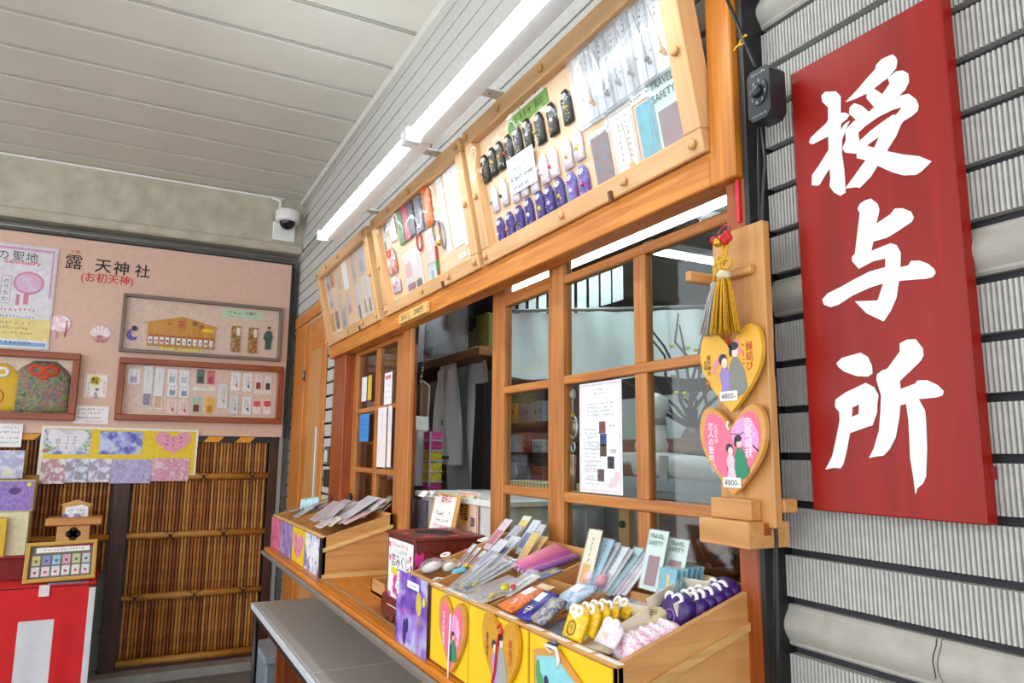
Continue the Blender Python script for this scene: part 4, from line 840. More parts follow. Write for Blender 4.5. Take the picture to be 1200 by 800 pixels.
# ================================================================== EMA STAND on the right post
es = thing('plaque_stand', 'wooden stand with block base fixed to the post at right', 'stand', I4)
part(es, 'back_board', MB().box(-1.0, -.876, .95, .968, -.12+H, .408+H, .002), TAN['z']); part(es, 'ledge', MB().box(-1.0, -.905, .925, .95, -.11+H, -.075+H, .002), TAN['x'])
b_ = part(es, 'base_block', MB().box(-1.01, -.892, .905, 1.0, -.153+H, -.11+H, .002), TAN['x']); part(b_, 'tenon', MB().box(-.8925, -.8905, .94, .955, -.132+H, -.112+H), DEEP['x'])
part(es, 'rear_batten', MB().box(-.9, -.872, .968, 1.0, -.095+H, -.072+H, .002), TAN['x'])
part(es, 'peg', MB().box(-.985, -.895, .935, .951, .315+H, .333+H, .003), TAN['x']); part(es, 'peg', MB().box(-1.0, -.985, .88, .951, .312+H, .332+H, .003), TAN['y'])
def ema(label, cu, cv, y, w, h, wood_m, face=None, name='heart_plaque', cord='#d0281c'):
    p = PY(cu, cv, y); t = thing(name, label, 'wooden plaque', SHOP(p.x, p.y, p.z), 'heart shaped wooden plaques')
    part(t, 'board', MB().poly(heart_pts(0, 0, w, h), 0, .009), wood_m)
    if face: part(t, 'printed_face', MB().poly(heart_pts(-w*.0, -h*.005, w*.86, h*.86), .0092, .0096), face)
    return t, w, h
def price_tag(t, x, y, z):
    s_ = part(t, 'price_tag', MB().box(x-.021, x+.021, y-.0085, y+.0085, z, z+.0008), PAPER); part(s_, 'price', MB().text('¥800-', x, y, .0105, z+.001, 0, fit=.034), INK)
def couple(t, z, ox, oy, s_, robe, robe2):
    part(t, 'robe_print', MB().poly([(ox+x*s_, oy+y*s_) for x, y in ((.0, -.5), (.28, -.45), (.42, -.3), (.34, .05), (.2, .3), (.05, .35), (-.05, .2), (-.1, -.1), (-.05, -.5))], z, z+.0004), pm(robe, .6, .1, 300))
    part(t, 'kimono_print', MB().poly([(ox+x*s_, oy+y*s_) for x, y in ((-.36, -.5), (-.02, -.5), (-.08, -.2), (-.06, .02), (-.15, .15), (-.28, .15), (-.36, .0), (-.3, -.25))], z+.0004, z+.0007), pm(robe2, .6, .15, 300))
    part(t, 'face_print', MB().disc(ox+.1*s_, oy+.45*s_, .09*s_, .12*s_, z+.0002, 12).disc(ox-.2*s_, oy+.24*s_, .09*s_, .11*s_, z+.0008, 12), pm('#f1d8c8', .6))
    part(t, 'hair_print', MB().disc(ox+.08*s_, oy+.57*s_, .12*s_, .09*s_, z+.0006, 12).disc(ox-.25*s_, oy+.32*s_, .12*s_, .12*s_, z+.0006, 12).disc(ox-.02*s_, oy+.47*s_, .045*s_, .12*s_, z+.0006, 10), pm('#33333f', .6))
YW = wood('#eab63c', '#e0a52c', 'x', .45, .6); HW = wood('#dca055', '#cc8d42', 'x', .45, .6)
t, w, h = ema('yellow heart plaque showing a couple, price tag, hung upper on stand', 860, 433, .940, .150, .15, YW)
couple(t, .0095, .005, -.008, .085, '#8a8a84', '#a088c8'); price_tag(t, -.004, -.047, .0105)
part(t, 'red_lettering', MB().text('縁結び', .047, .036, .015, .0096, .004, vert=True).ticks(.033, .015, .006, .06, .0096, True), pm('#cc2a20', .6)); part(t, 'black_lettering', MB().text('露天神社', -.052, .026, .0085, .0096, vert=True).text('お初', -.061, .018, .0085, .0096, vert=True), INK)
part(t, 'blossom_print', MB().disc(-.035, .012, .007, .007, .0096, 8).disc(-.03, .018, .006, .006, .0097, 8).disc(-.04, .0, .006, .006, .0097, 8).disc(.02, .03, .01, .008, .0096, 9).disc(.018, .045, .007, .006, .0097, 9), pm('#ef8f9c', .6)); part(t, 'seal_print', MB().ring((-.056, -.022, .0097), .006, .0009, 'z', .008, 4, 4), pm('#d85a20', .6))
part(t, 'cord', MB().tube([(0, .044, .011), (-.001, .056, .012), (.006, .062, .01), (.006, .095, .002)], .0016, 6), RED); part(t, 'hole', MB().disc(0, .042, .003, .003, .0098, 10), INK)
t, w, h = ema('pink heart plaque with cherry blossom and couple, hung lower on stand', 862, 527, .940, .158, .155, HW, pm('#ee6f8f', .5, .05, 40))
part(t, 'blossom_print', MB().poly([(.005, .012), (.0, .03), (.012, .048), (.03, .056), (.05, .05), (.062, .03), (.064, .01), (.055, -.005), (.04, .002), (.025, .008)], .0097, .01), art('sakura', ['#ef9ad0', '#f3b0da', '#e680c4', '#f0a8d4'], 200)); part(t, 'branch_print', MB().tube([(.0, .028, .0102), (.02, .026, .0102), (.03, .03, .0102)], .0008, 4).tube([(.05, .008, .0102), (.062, -.002, .0102)], .0014, 4), pm('#5a2a3a', .6))
couple(t, .0102, .012, -.018, .066, '#2f8a66', '#f0c8dc'); price_tag(t, 0, -.056, .011); part(t, 'bench_print', MB().box(.02, .04, -.036, -.028, .0099, .0101).box(-.012, .0, -.036, -.03, .0099, .0101), pm('#a04a2a', .6))
WL = pm('#fff4f6', .5); part(t, 'white_lettering', MB().text('恋人の聖地', -.049, .042, .0125, .0102, .004, vert=True), WL); part(t, 'white_lettering', MB().text('お初天神', -.036, .042, .008, .0102, vert=True), WL); part(t, 'white_lettering', MB().text('恋愛成就', .041, .047, .0155, .0105, .004, vert=True), WL); part(t, 'seal_print', MB().ring((-.044, -.032, .0102), .006, .0009, 'z', .008, 4, 4), pm('#fbe8ee', .6))
part(t, 'cord', MB().tube([(-.004, .05, .011), (-.007, .042, .012), (-.003, .034, .011)], .002, 6), WHITE)
def tassel(label, u0, v0, u1, v1, y, r, col, head, bell=False):
    p = PY(u0, v0, y); q = PY(u1, v1, y); L = p.z-q.z; t = thing('tassel', label, 'tassel', SHOP(p.x, y, p.z)); m = MB(); rg = random.Random(int(u0))
    dx = q.x-p.x
    for i in range(90):
        a = rg.uniform(0, 6.28); rr = r*math.sqrt(rg.random()); k = rg.uniform(.93, 1.03)
        x_, z_ = rr*math.cos(a), rr*math.sin(a); m.tube([(x_*.35, 0, z_*.35), (x_*.6+dx*.3, -L*.25*k, z_*.6), (x_+dx, -L*k, z_)], .0016, 5)
    part(t, 'fringe', m, pm(col, .7, .2, 300)); part(t, 'head', MB().lathe([(r*.3, -.004), (r*.45, 0), (r*.46, .008), (r*.3, .012)], (0, 0, 0), 'y', 14), pm(head, .5, .15, 300)); return t
tassel('pale grey silk tassel hanging on the wooden stand', 838, 338, 832, 392, .925, .019, '#c3beb8', '#bdb8b2')
t = tassel('golden yellow silk tassel with knotted cord on the wooden stand', 848, 325, 850, 390, .908, .027, '#dba31a', '#d8cda8')
GC = pm('#d8a41c', .6, .1, 300)
m = MB(); m.tube([(-.002, .012, 0), (-.004, .03, .0), (.004, .045, 0), (.002, .06, 0)], .0035, 7); m.ring((.012, .022, .003), .011, .003, 'z', .008, 7, 12); m.ring((-.012, .018, .003), .008, .003, 'z', .012, 7, 12)
m.tube([(.004, .022, .004), (.012, .04, .004), (.012, .062, .0)], .003, 7); m.ring((-.004, .034, .003), .007, .003, 'z', .006, 7, 10); m.tube([(-.012, .02, .004), (-.018, .008, .004), (-.02, -.004, .004)], .003, 7); part(t, 'knotted_cord', m, GC)
part(t, 'bell', MB().ball((-.005, .064, .006), .0085), GOLD)
m = MB(); 
for dx, dy in ((.006, .07), (.016, .075), (.02, .067), (.012, .063), (-.012, .07), (-.018, .072)): m.ball((dx, dy, .004), .0075, 1, .8, 8, 5)
part(t, 'red_knot', m, pm('#c8181c', .7, .15, 200)); part(t, 'loop', MB().tube([(.018, .078, 0), (.016, .09, -.004), (.0, .098, -.008), (-.015, .092, -.01), (-.02, .075, -.004)], .0018, 6), pm('#a83a44', .6))
solo('red_ribbon', 'narrow red ribbon strip in the corner of the window frame', 'ribbon', MB().box(PY(865, 245, .999).x-.004, PY(865, 245, .999).x+.004, .998, 1.002, .44+H, .525+H), pm('#d81c3a', .6), I4)

# ================================================================== COUNTER, TABLE
ZK = .95                                     # counter top
CX0 = -4.22
ct = thing('counter_shelf', 'long orange wooden counter shelf with grey metal front rail', 'counter', I4)
part(ct, 'board', MB().box(CX0, -.985, .705, 1.05, ZK-.035, ZK, .002), wood('#cc7a22', '#a85c12', 'x', .35)); part(ct, 'front_lip', MB().box(CX0, -.985, .690, .705, ZK-.035, ZK-.002, .003), wood('#d98226', '#b8661a', 'x', .35, .5))
part(ct, 'metal_rail', MB().box(CX0, -.985, .674, .690, ZK-.038, ZK-.016, .005), pm('#8c8880', .4, .08, 30, metal=.4)); part(ct, 'cloth_edge', MB().box(-4.2, -2.0, .745, .75, ZK, ZK+.0015), pm('#8a8278', .7))
tb_ = thing('folding_table', 'long grey-topped folding table with white edge and black legs', 'table', I4)
TBZ = .70
part(tb_, 'top', MB().box(-4.02, -2.70, .625, 1.02, TBZ-.022, TBZ, .003), pm('#b9b6b0', .4, .06, 160)); part(tb_, 'top', MB().box(-2.695, -1.0, .625, 1.02, TBZ-.022, TBZ, .003), pm('#b9b6b0', .4, .06, 160))
part(tb_, 'edge_band', MB().box(-4.032, -1.0, .610, .626, TBZ-.03, TBZ-.001, .004).box(-4.034, -4.02, .61, 1.02, TBZ-.03, TBZ-.001, .004), pm('#c9cdd2', .4)); part(tb_, 'apron', MB().box(-4.0, -1.0, .628, .645, TBZ-.07, TBZ-.024), BLACK)
for x in (-3.98, -1.1):
    for y in (.635, .99): part(tb_, 'leg', MB().tube([(x, y, TBZ-.024), (x, y, .0)], .014, 8), BLACK)
    part(tb_, 'cross_bar', MB().tube([(x, .635, .12), (x, .99, .12)], .01, 8), BLACK)
t = thing('storage_crate', 'blue-grey plastic crate on the floor under the folding table', 'crate', I4); part(t, 'body', MB().box(-4.62, -4.25, .74, .95, .0, .36, .01), pm('#76828c', .6, .1, 30)); part(t, 'rim', MB().box(-4.64, -4.23, .73, .96, .33, .37, .005), pm('#8a959e', .6))
part(thing('leaning_board', 'dark orange board leaning under the counter at far end', 'board', I4), 'board', MB().box(-4.2, -4.18, .78, 1.0, .0, .55, .003), DEEP['z'])

# ================================================================== NEAR CHARM BOX
BX0, BX1, BYF, BYB, ZF, ZB = -1.985, -.998, .718, 1.03, -.335+H, -.236+H
SLP = (ZB-ZF)/(BYB-BYF)
def ztop(y): return ZF+SLP*(y-BYF)
nbx = thing('charm_box', 'near slanted wooden charm box with compartments on the counter', 'display box', I4)
def side_panel(x0, x1, dz=0, y0=BYF, y1=BYB, zb=ZK): return MB().add([(x0, y0, zb), (x1, y0, zb), (x1, y1, zb), (x0, y1, zb), (x0, y0, ztop(y0)-dz), (x1, y0, ztop(y0)-dz), (x1, y1, ztop(y1)-dz), (x0, y1, ztop(y1)-dz)], [(0, 3, 2, 1), (4, 5, 6, 7), (0, 1, 5, 4), (1, 2, 6, 5), (2, 3, 7, 6), (3, 0, 4, 7)])
part(nbx, 'side_panel', side_panel(BX0, BX0+.011), TAN['y']); part(nbx, 'side_panel', side_panel(BX1-.012, BX1), TAN['y'])
part(nbx, 'front_panel', MB().box(BX0, BX1, BYF, BYF+.011, ZK, ZF, .001), TAN['x']); part(nbx, 'back_panel', MB().box(BX0, BX1, BYB-.01, BYB, ZK, ZB), TAN['x'])
dp = .075
part(nbx, 'inner_floor', MB().add([(BX0+.011, BYF+.011, ztop(BYF)-dp), (BX1-.012, BYF+.011, ztop(BYF)-dp), (BX1-.012, BYB-.01, ztop(BYB)-dp), (BX0+.011, BYB-.01, ztop(BYB)-dp)], [(0, 1, 2, 3)]), TAN['x'])
part(nbx, 'trim_strip', MB().add([(BX1, y_, ztop(y_)-d_) if k_ == 0 else (BX1+.006, y_, ztop(y_)-d_) for y_, d_, k_ in ((BYF, .05, 0), (BYB, .05, 0), (BYB, .065, 0), (BYF, .065, 0), (BYF, .05, 1), (BYB, .05, 1), (BYB, .065, 1), (BYF, .065, 1))], [(0, 1, 2, 3), (7, 6, 5, 4), (0, 4, 5, 1), (2, 6, 7, 3), (0, 3, 7, 4), (1, 5, 6, 2)]), wood('#d9ac6c', '#b88a50', 'y', .5))
YR = .885
for x in (-1.82, -1.655, -1.50, -1.285, -1.14): part(nbx, 'divider', side_panel(x-.004, x+.004, .004, BYF+.011, YR if x in (-1.655, -1.14) else BYB-.01, ztop(BYF)-.07), TAN['y'])
for x0_, x1_, y_ in ((BX0+.011, -1.824, .845), (-1.816, -1.504, YR), (-1.496, -1.289, YR), (-1.281, BX1-.012, .925)): part(nbx, 'divider', MB().box(x0_, x1_, y_-.004, y_+.004, ztop(BYF)-.07, ztop(y_)-.006), TAN['x'])
part(nbx, 'edge_cap', MB().box(BX0-.004, BX1+.003, BYF-.006, BYF+.013, ZF-.004, ZF+.003, .0015), wood('#d8a868', '#c8924e', 'x', .5))
SLM = FR((0, BYF, ZF), (1, 0, 0), (0, 1, SLP))          # plane of the slanted opening
for u0, u1 in ((508, 516), (522, 558), (583, 603), (617, 634), (640, 664), (671, 692), (697, 726)):
    p0 = PY(u0, 676+(u0-508)*.485, BYF-.004); p1 = PY(u1, 676+(u1-508)*.485, BYF-.004); s_ = part(nbx, 'price_strip', MB().box(p0.x, p1.x, BYF-.0055, BYF+.006, ZF+.0032, ZF+.0038), PAPER)
# yellow front sheets with plaques
fy = SHOP(0, BYF-.002, 0)
for k, (x0_, x1_) in enumerate(((-1.80, -1.57), (-1.565, -1.29), (-1.28, -1.01))):
    s_ = solo('yellow_panel', ['left yellow sheet with pink heart plaque on the near box front', 'middle yellow sheet with golden heart plaque on the near box front', 'right yellow sheet with landscape plaque on the near box front'][k], 'panel', MB().box(x0_, x1_, ZK+.004, ZF-.008, -.0015, .0015), pm('#f2c80c', .5, .02), fy)
def ema_front(label, cu, cv, w, h, wm, face):
    p = PY(cu, cv, BYF-.006); t = thing('heart_plaque', label, 'wooden plaque', SHOP(p.x, p.y, p.z), 'heart shaped wooden plaques'); part(t, 'board', MB().poly(heart_pts(0, 0, w, h), 0, .008), wm)
    if face: part(t, 'printed_face', MB().poly(heart_pts(0, 0, w*.84, h*.85), .0082, .0086), face)
    return t
t = ema_front('pink heart plaque with white cord on left yellow sheet', 532, 744, .155, .165, HW, pm('#ee6f8f', .5, .05, 40))
part(t, 'blossom_print', MB().poly([(.005, .012), (.005, .04), (.02, .052), (.04, .048), (.055, .02), (.05, 0), (.03, .004)], .0088, .009), MATS[('a', 'sakura')]); couple(t, .0092, .012, -.026, .06, '#2f8a66', '#33333f'); part(t, 'white_lettering', MB().text('恋人の聖地', -.043, .04, .014, .009, .004, vert=True), WL); part(t, 'white_lettering', MB().text('恋愛成就', .042, .036, .013, .0095, .003, vert=True), WL)
m = MB().tube([(.006, .05, .012), (.002, .0, .012), (-.002, -.06, .012), (-.004, -.105, .012)], .0022, 6); m.lathe([(.002, 0), (.006, -.02), (.005, -.028)], (-.004, -.1, .012), 'y', 8); part(t, 'cord', m, WHITE)
t = ema_front('golden heart plaque with red cord on middle yellow sheet', 589, 768, .165, .155, wood('#d9a02c', '#cc8f20', 'x', .45, .6), None)
couple(t, .0085, .0, -.012, .09, '#a8a8a0', '#b89ad8'); part(t, 'red_lettering', MB().text('縁結び', .05, .034, .015, .0086, .004, vert=True), pm('#cc3a20', .6)); part(t, 'black_lettering', MB().text('露天神社', -.055, .03, .011, .0086, vert=True), INK)
m = MB().tube([(.0, .056, .012), (.012, .066, .012), (.02, .05, .012), (.006, .045, .012), (-.004, .02, .012), (-.012, -.03, .012), (-.03, -.07, .012), (-.04, -.1, .012)], .0026, 6); part(t, 'cord', m, RED)
p = PY(655, 800, BYF-.006); t = thing('picture_plaque', 'house shaped plaque with blue landscape on right yellow sheet', 'wooden plaque', SHOP(p.x, p.y, p.z))
o5 = [(-.07, -.06), (.07, -.06), (.07, .02), (.0, .05), (-.07, .035)]; part(t, 'board', MB().poly([(-.075, -.065), (.075, -.065), (.08, .018), (.0, .058), (-.08, .04)], 0, .008), HW); part(t, 'printed_face', MB().poly([(a_*.94, b_*.92) for a_, b_ in o5], .0082, .0086), pm('#8fd4dc', .5, .05)); part(t, 'bush_print', MB().disc(-.06, .005, .008, .022, .0088, 12).disc(-.05, -.012, .01, .018, .0089, 12), pm('#4aa05a', .5))
part(t, 'shrine_print', MB().box(-.03, .035, -.04, -.01, .0088, .0091).box(-.035, .04, -.01, -.004, .0088, .0092), pm('#c86a5a', .5)); part(t, 'figure_print', MB().disc(-.03, -.004, .008, .01, .0094, 12).disc(.02, -.012, .008, .009, .0094, 12), pm('#2a2a4a', .5)); part(t, 'cord', MB().tube([(-.01, .05, .01), (-.03, .06, .012), (.01, .062, .012), (.018, .045, .012), (.012, .03, .01)], .003, 6), WHITE)
# purple poster at the left end of the box front
q = [PF(u, v, SHOP(0, BYF-.012, 0)) for u, v in ((484, 668), (514, 684), (508, 777), (471, 745))]
t = thing('purple_poster', 'purple and blue night-sky poster hung at left end of near box', 'poster', SHOP(0, BYF-.012, 0))
m = MB(); yl = min(a[0] for a in q); yr = -1.805
part(t, 'sheet', MB().box(-2.04, yr, ZK-.045, ZF+.004, 0, .003), art('nightsky', ['#2c2a80', '#4a3aa8', '#7a5ac0', '#a890e0', '#c0d0ee', '#6a4ab0'], 9, .3, dist=.6)); part(t, 'moon', MB().disc(yr-.055, ZF-.06, .022, .03, .0034, 18), art('moon', ['#c8a83a', '#e0cc5a', '#9a8a5a'], 40)); part(t, 'sticker', MB().disc(yr-.018, ZF-.05, .009, .012, .0036, 14), pm('#e6ea2a', .4))
part(t, 'title_tag', MB().box(-1.95, -1.86, ZF-.03, ZF-.012, .0034, .004), PAPER); part(t, 'side_tag', MB().box(-2.036, -2.018, ZF-.06, ZF, .0034, .004), PAPER); part(t, 'writing', MB().ticks(-1.905, ZF-.021, .05, .008, .0042).ticks(-2.027, ZF-.03, .01, .05, .0042, True), INK); part(t, 'pink_flower', MB().disc(-1.98, ZF-.1, .012, .01, .0034, 8).disc(-1.925, ZF-.09, .01, .008, .0035, 8), pm('#c84aa8', .5))
part(t, 'gold_writing', MB().text('夜', -1.855, ZF-.105, .03, .0036).ticks(-1.855, ZF-.16, .02, .07, .0036, True), pm('#c89a4a', .5)); part(t, 'figure_print', MB().disc(-1.965, ZF-.15, .014, .035, .0036, 14).disc(-1.945, ZF-.13, .01, .02, .0037, 12), pm('#2a2470', .5))

# ---- goods leaning in the box: from a bottom point on the slanted plane to a top point in the same upright plane
def lean(ub, vb, ut, vt, dep=.0, dx=0, base=SLM):
    a, b = PF(ub, vb, base, -dep); P = base @ Vector((a, b, -dep)); Q = PX(ut, vt, P.x+dx); d = Q-P
    return FR(P, (1, 0, 0) if abs(dx) < 1e-6 else Vector((1, -dx, 0)), d), d.length
def lpack(label, ub, vb, ut, vt, w, mat, tagc=None, crest=None):
    M, L = lean(ub, vb, ut, vt, -.004); M = M @ Matrix.Rotation(math.radians(9), 4, 'X'); t = thing('brocade_packet', label, 'charm', M)
    part(t, 'packet', MB().puff([(-w/2, 0), (w/2, 0), (w/2*1.02, L*.5), (w/2, L), (-w/2, L), (-w/2*1.02, L*.5)], 0, .013, .12), mat)
    if tagc: part(t, 'tag', MB().box(-w*.3, w*.15, L*.55, L*.85, .0132, .0145), pm(tagc, .5))
    if crest: part(t, 'crest', MB().text(crest, 0, L*.25, w*.42, .0138, .006), pm('#e9dfc0', .5))
    return t
def lcard(label, ub, vb, ut, vt, w, col, ext=.03, dx=0, **k):
    M, L = lean(ub, vb, ut, vt, 0, dx); return card(label, M @ T(0, (L-ext)/2, 0), w, L+ext, col, **k)
PR = [ # bottom px, top px, width, colour, block, label
 ((544, 654), (557, 638), .018, '#d8dade', '#7a1f30', 'first maroon stick charm in sleeve at back left of near box'),
 ((551, 655), (562.5, 642), .018, '#d2d4da', '#7a1f30', 'second maroon stick charm in sleeve at back left of near box'),
 ((558, 656.5), (569, 646), .018, '#d8dade', '#8a2f3a', 'third maroon stick charm in sleeve at back left of near box'),
 ((577, 634), (597, 609), .045, '#ead0d4', '#d0506a', 'pink packet standing tallest at back left of near box'),
 ((590, 640), (609, 617), .045, '#b8b0c4', '#4a2a6a', 'purple and black packet at back of near box'),
 ((602, 632), (619, 605), .045, '#ece8d0', '#f0d41c', 'cream packet with yellow top at back of near box'),
 ((612, 638), (630, 610), .04, '#dfe6ee', '#5a70b0', 'pale blue packet with blue print at back of near box'),
 ((622, 640), (637, 615), .035, '#d0c6cc', '#c8303a', 'grey packet with red patch at back of near box'),
 ((566, 660), (592, 633), .05, '#dfe2ee', '#4a58a8', 'white packet with blue ring print in near box'),
 ((585, 652), (606, 629), .052, '#e4e8ea', '#b0bcc8', 'white packet with grey writing in near box'),
 ((612, 654), (629, 624), .035, '#e8c42a', '#d8a81c', 'taller bright yellow packet at back of near box'),
 ((622, 651), (639, 629), .035, '#e2b830', '#c8941c', 'shorter bright yellow packet beside the taller one')]
for (ub, vb), (ut, vt), w, col, bc, lb in PR: lcard(lb, ub, vb, ut, vt, w, col, lines=1, blocks=[(0, .25 if 'top' in lb else -.1, .75, .22 if 'top' in lb else .45, bc)])
lcard('brown paper tag lying on top of blue ring packets in near box', 574, 655, 590, 640, .02, '#d8c8a0', lines=1)
for i, (b_, t_) in enumerate((((538, 688), (582, 650)), ((545, 687), (590, 654)), ((553, 686), (597, 657)), ((561, 684), (604, 660)))):
    lcard('%s long silvery paper charm from the left in near box' % ORD[i], *b_, *t_, .03, ['#c9c9cf', '#d6d2d6', '#c2c6cc', '#dadada'][i], lines=1, group='long silvery charms in near box', charm=('#c8b84a' if i % 2 else '#4a4a58', .1, -.33))
PK = ['#dd8fa4', '#e08aa2', '#d97a98', '#d56e92', '#c85a8c', '#b84a90', '#a04894', '#c8688c', '#8a5aa0']
for i in range(9):
    k = i/8; ub, vb = 609+17*k, 661+10*k; ut, vt = 651+25*k, 641+14*k
    M, L = lean(ub, vb, ut, vt, 0); t = thing('pencil_charm', '%s pink to purple pencil charm from the left in near box' % ORD[i], 'charm', M, 'bundle of pink pencil charms in near box')
    part(t, 'stick', MB(Matrix.Rotation(-math.pi/2, 4, 'X') if False else None).lathe([(.005, -.02), (.0075, -.012), (.0075, L), (.006, L+.003)], (0, 0, .004), 'y', 8), pm(PK[i], .5, .06)); part(t, 'tip', MB().lathe([(.004, -.026), (.0062, -.02)], (0, 0, .004), 'y', 8), pm(['#e0a8b8', '#d8a040', '#c88a98', '#3a4a90', '#e0a8b8', '#3a5a98', '#d8b040', '#4a60a8', '#b0a0d0'][i], .5))
for i, (b_, t_, cc) in enumerate((((559, 697), (600, 681), '#c89a3a'), ((567, 699), (606, 684), '#b07a8a'), ((576, 701), (614, 686), '#d8c02c'))):
    lcard('%s sleeved stick with gold charm in front row of near box' % ORD[i], *b_, *t_, .028, ['#b9a9a4', '#c29aa2', '#c4b8b0'][i], lines=1, charm=(cc, 0, -.2))
M, L = lean(594, 694, 600, 690); t = thing('bell_charm', 'yellow-green bell with red bead on the sleeved sticks', 'charm', M); part(t, 'bell', MB().ball((0, 0, .012), .011), pm('#c8c83a', .3, metal=.3)); part(t, 'bead', MB().ball((.018, .012, .01), .007), RED)
lcard('clear bagged white charm at the end of the stick compartment', 604, 690, 629, 674, .04, '#dfe0e0', lines=1, charm=('#e8e4d8', 0, -.2))
lcard('blue bagged charm with gold label under the pink pencils', 629, 678, 654, 668, .04, '#3c5c94', lines=0, blocks=[(.1, .25, .6, .3, '#d8b848')], ext=.0)
lcard('blank cream card standing behind the orange packet in near box', 590, 712, 643, 686, .055, '#dcc9a4', lines=0, sleeve=False, ext=.0)
lpack('orange floral packet with white tag in front row of near box', 592, 717, 638, 701, .06, art('orangep', ['#d8641c', '#e88a3a', '#c8481c', '#e0b08a'], 50), '#e9e4e2')
lpack('navy blue brocade packet with white tag in near box', 613, 728, 652, 704, .05, art('navyp', ['#2a2478', '#3a34a0', '#221c60', '#4a40b0'], 50), '#e6e6f0', '守')
lpack('grey and navy patterned packet beside the navy brocade packet', 630, 732, 662, 710, .045, art('greyp', ['#9a968c', '#b0aca0', '#4a4a7a', '#c8c4b8'], 60))
lpack('light blue bagged packet with white tag behind the navy packets', 656, 713, 694, 696, .065, art('lbluep', ['#b8cce0', '#9ab8d8', '#d0dcea', '#88a8d0'], 40), '#eef2f6')
TC = [((684, 684), (699, 621), .048, '#f0e4c4', '#f0a818', 'tall yellow and cream fortune card standing in near box'), ((691, 686), (714, 632), .04, '#9ac8de', '#5aa0c8', 'light blue card standing behind the yellow card'), ((694, 687), (722, 636), .036, '#b8bcc4', '#9a9ca8', 'grey card standing behind the light blue card'),
      ((704, 687), (731, 641), .04, '#dfe4ea', '#a8b4c4', 'white card with blue edge in the back row'), ((709, 688), (738, 644), .03, '#c9ccd0', '#c0a8b4', 'thin pinkish-grey sleeve in the back row'), ((716, 688), (750, 643), .032, '#7fb0b8', '#4a98a8', 'teal long sleeve leaning right in the back row'), ((722, 688), (753, 648), .03, '#8c96b0', '#5a6484', 'slate blue long sleeve leaning right in the back row'), ((728, 688), (757, 651), .028, '#b89ab0', '#9a4a7a', 'mauve long sleeve leaning right in the back row'), ((735, 688), (760, 655), .028, '#d8d4d8', '#b0a8b4', 'pale long sleeve at right of the back row')]
for (ub, vb), (ut, vt), w, col, bc, lb in TC: lcard(lb, ub, vb, ut, vt, w, col, lines=1, blocks=[(-.05, -.25, .6, .4, bc)], ext=.02)
for k, (u, v) in enumerate(((697, 681), (710, 686))):
    M, L = lean(u, v, u+4, v-6); solo('bead_charm', ['white and pink bead charm in front of the standing cards', 'rose pink bead charm in front of the standing cards'][k], 'charm', MB().ball((0, 0, .016), .012, 1.2).ball((.004, .012, .02), .005), pm(['#e8ccd4', '#d898ac'][k], .25), M)
for k, (ub, vb, ut, vt) in enumerate(((760, 691, 773.5, 622), (786, 690, 797, 632))):
    M, L = lean(ub, vb, ut, vt, 0); w = .058
    card(['front travel safety card with maroon packet standing in near box', 'rear travel safety card half hidden behind the front one'][k], M @ T(0, L/2, 0), w, L, '#d3e8e0', lines=0, blocks=[(.02, -.18, .6, .5, '#8a4a58')], text=MB().text('TRAVEL', 0, L*.40, .0088, .0046, .008, fit=.044).text('SAFETY', 0, L*.28, .0088, .0046, .008, fit=.044))
for i in range(6):
    M, L = lean(781+i*6, 697-i*3.2, 784+i*6.2, 666-i*.6); card('%s teal packet from the left, fanned beside the travel cards' % ORD[i], M @ T(0, L/2, 0), .05, L, MATS[('a', 'teal')], lines=0, blocks=[(.05, .05, .16, .5, '#e0b840' if i == 0 else '#58c0c8')], group='fanned teal packets in near box')
for i in range(4):
    p = SLM @ Vector((*PF(655, 735, SLM, 0), 0)); solo('flat_pack', '%s dark grey bagged pack from the top of its stack' % ORD[3-i], 'charm', MB().box(-.055, .055, -.03, .03, -.004, .003, .003), pm(['#4a4c5c', '#5c5e6e', '#525468', '#6a6c7a'][i], .3, .2, 60), FR((p.x+.004*(i % 2), p.y, p.z-.030+i*.0085), (.96, -.25, 0), (.25, .96, SLP)), 'stacked dark grey packs')
YEL = art('yellowcloth', ['#e8c010', '#f0d020', '#e0a010', '#f2dc40'], 150)
for i, (b_, t_) in enumerate((((673, 750), (685, 710)), ((688, 745), (698, 708)), ((700, 739), (708, 706)), ((711, 733), (718, 706)), ((726, 724), (735, 706)))):
    M, L = lean(*b_, *t_, .004); amulet('%s yellow brocade amulet from the left in near box' % ORD[i], M @ T(0, L*.5, 0), .062, L*1.02, YEL, '#f2f0ee', .014, 'yellow amulets in near box', emblem=('#5a4a10', '卍') if False else ('#6a5a14', '守'), bow=1.2)
for u, v, w, h, cc, lb in ((731, 703, .07, .05, '#a8a0c0', 'lilac flat packet behind the yellow amulets'), (761, 707, .08, .05, '#cbb6c4', 'pinkish flat packet right of the lilac one')):
    a, b = PF(u, v, SLM, -.02); card(lb, SLM @ T(a, b, -.02), w, h, cc, lines=1, vert=False)
def pad(u, v, w, d, hgt, lb, rot=0):
    a, b = PF(u, v, SLM, 0); t = thing('cream_case', lb, 'case', SLM @ T(a, b, -.03) @ RZ(rot)); part(t, 'body', MB().box(-w/2, w/2, -d/2, d/2, 0, hgt, .003), pm('#d9c89c', .6, .05)); m = MB()
    for i in range(6): A = 2*math.pi*i/6; m.ring((.009*math.cos(A), .009*math.sin(A), hgt+.0004), .006, .0007, 'z', .006, 4, 8)
    part(t, 'crest', m, pm('#8a744a', .6))
pad(762, 722, .055, .06, .036, 'cream case with flower crest between yellow and white amulets', 15); pad(823, 685, .06, .06, .034, 'cream case with flower crest behind the purple amulets', 15)
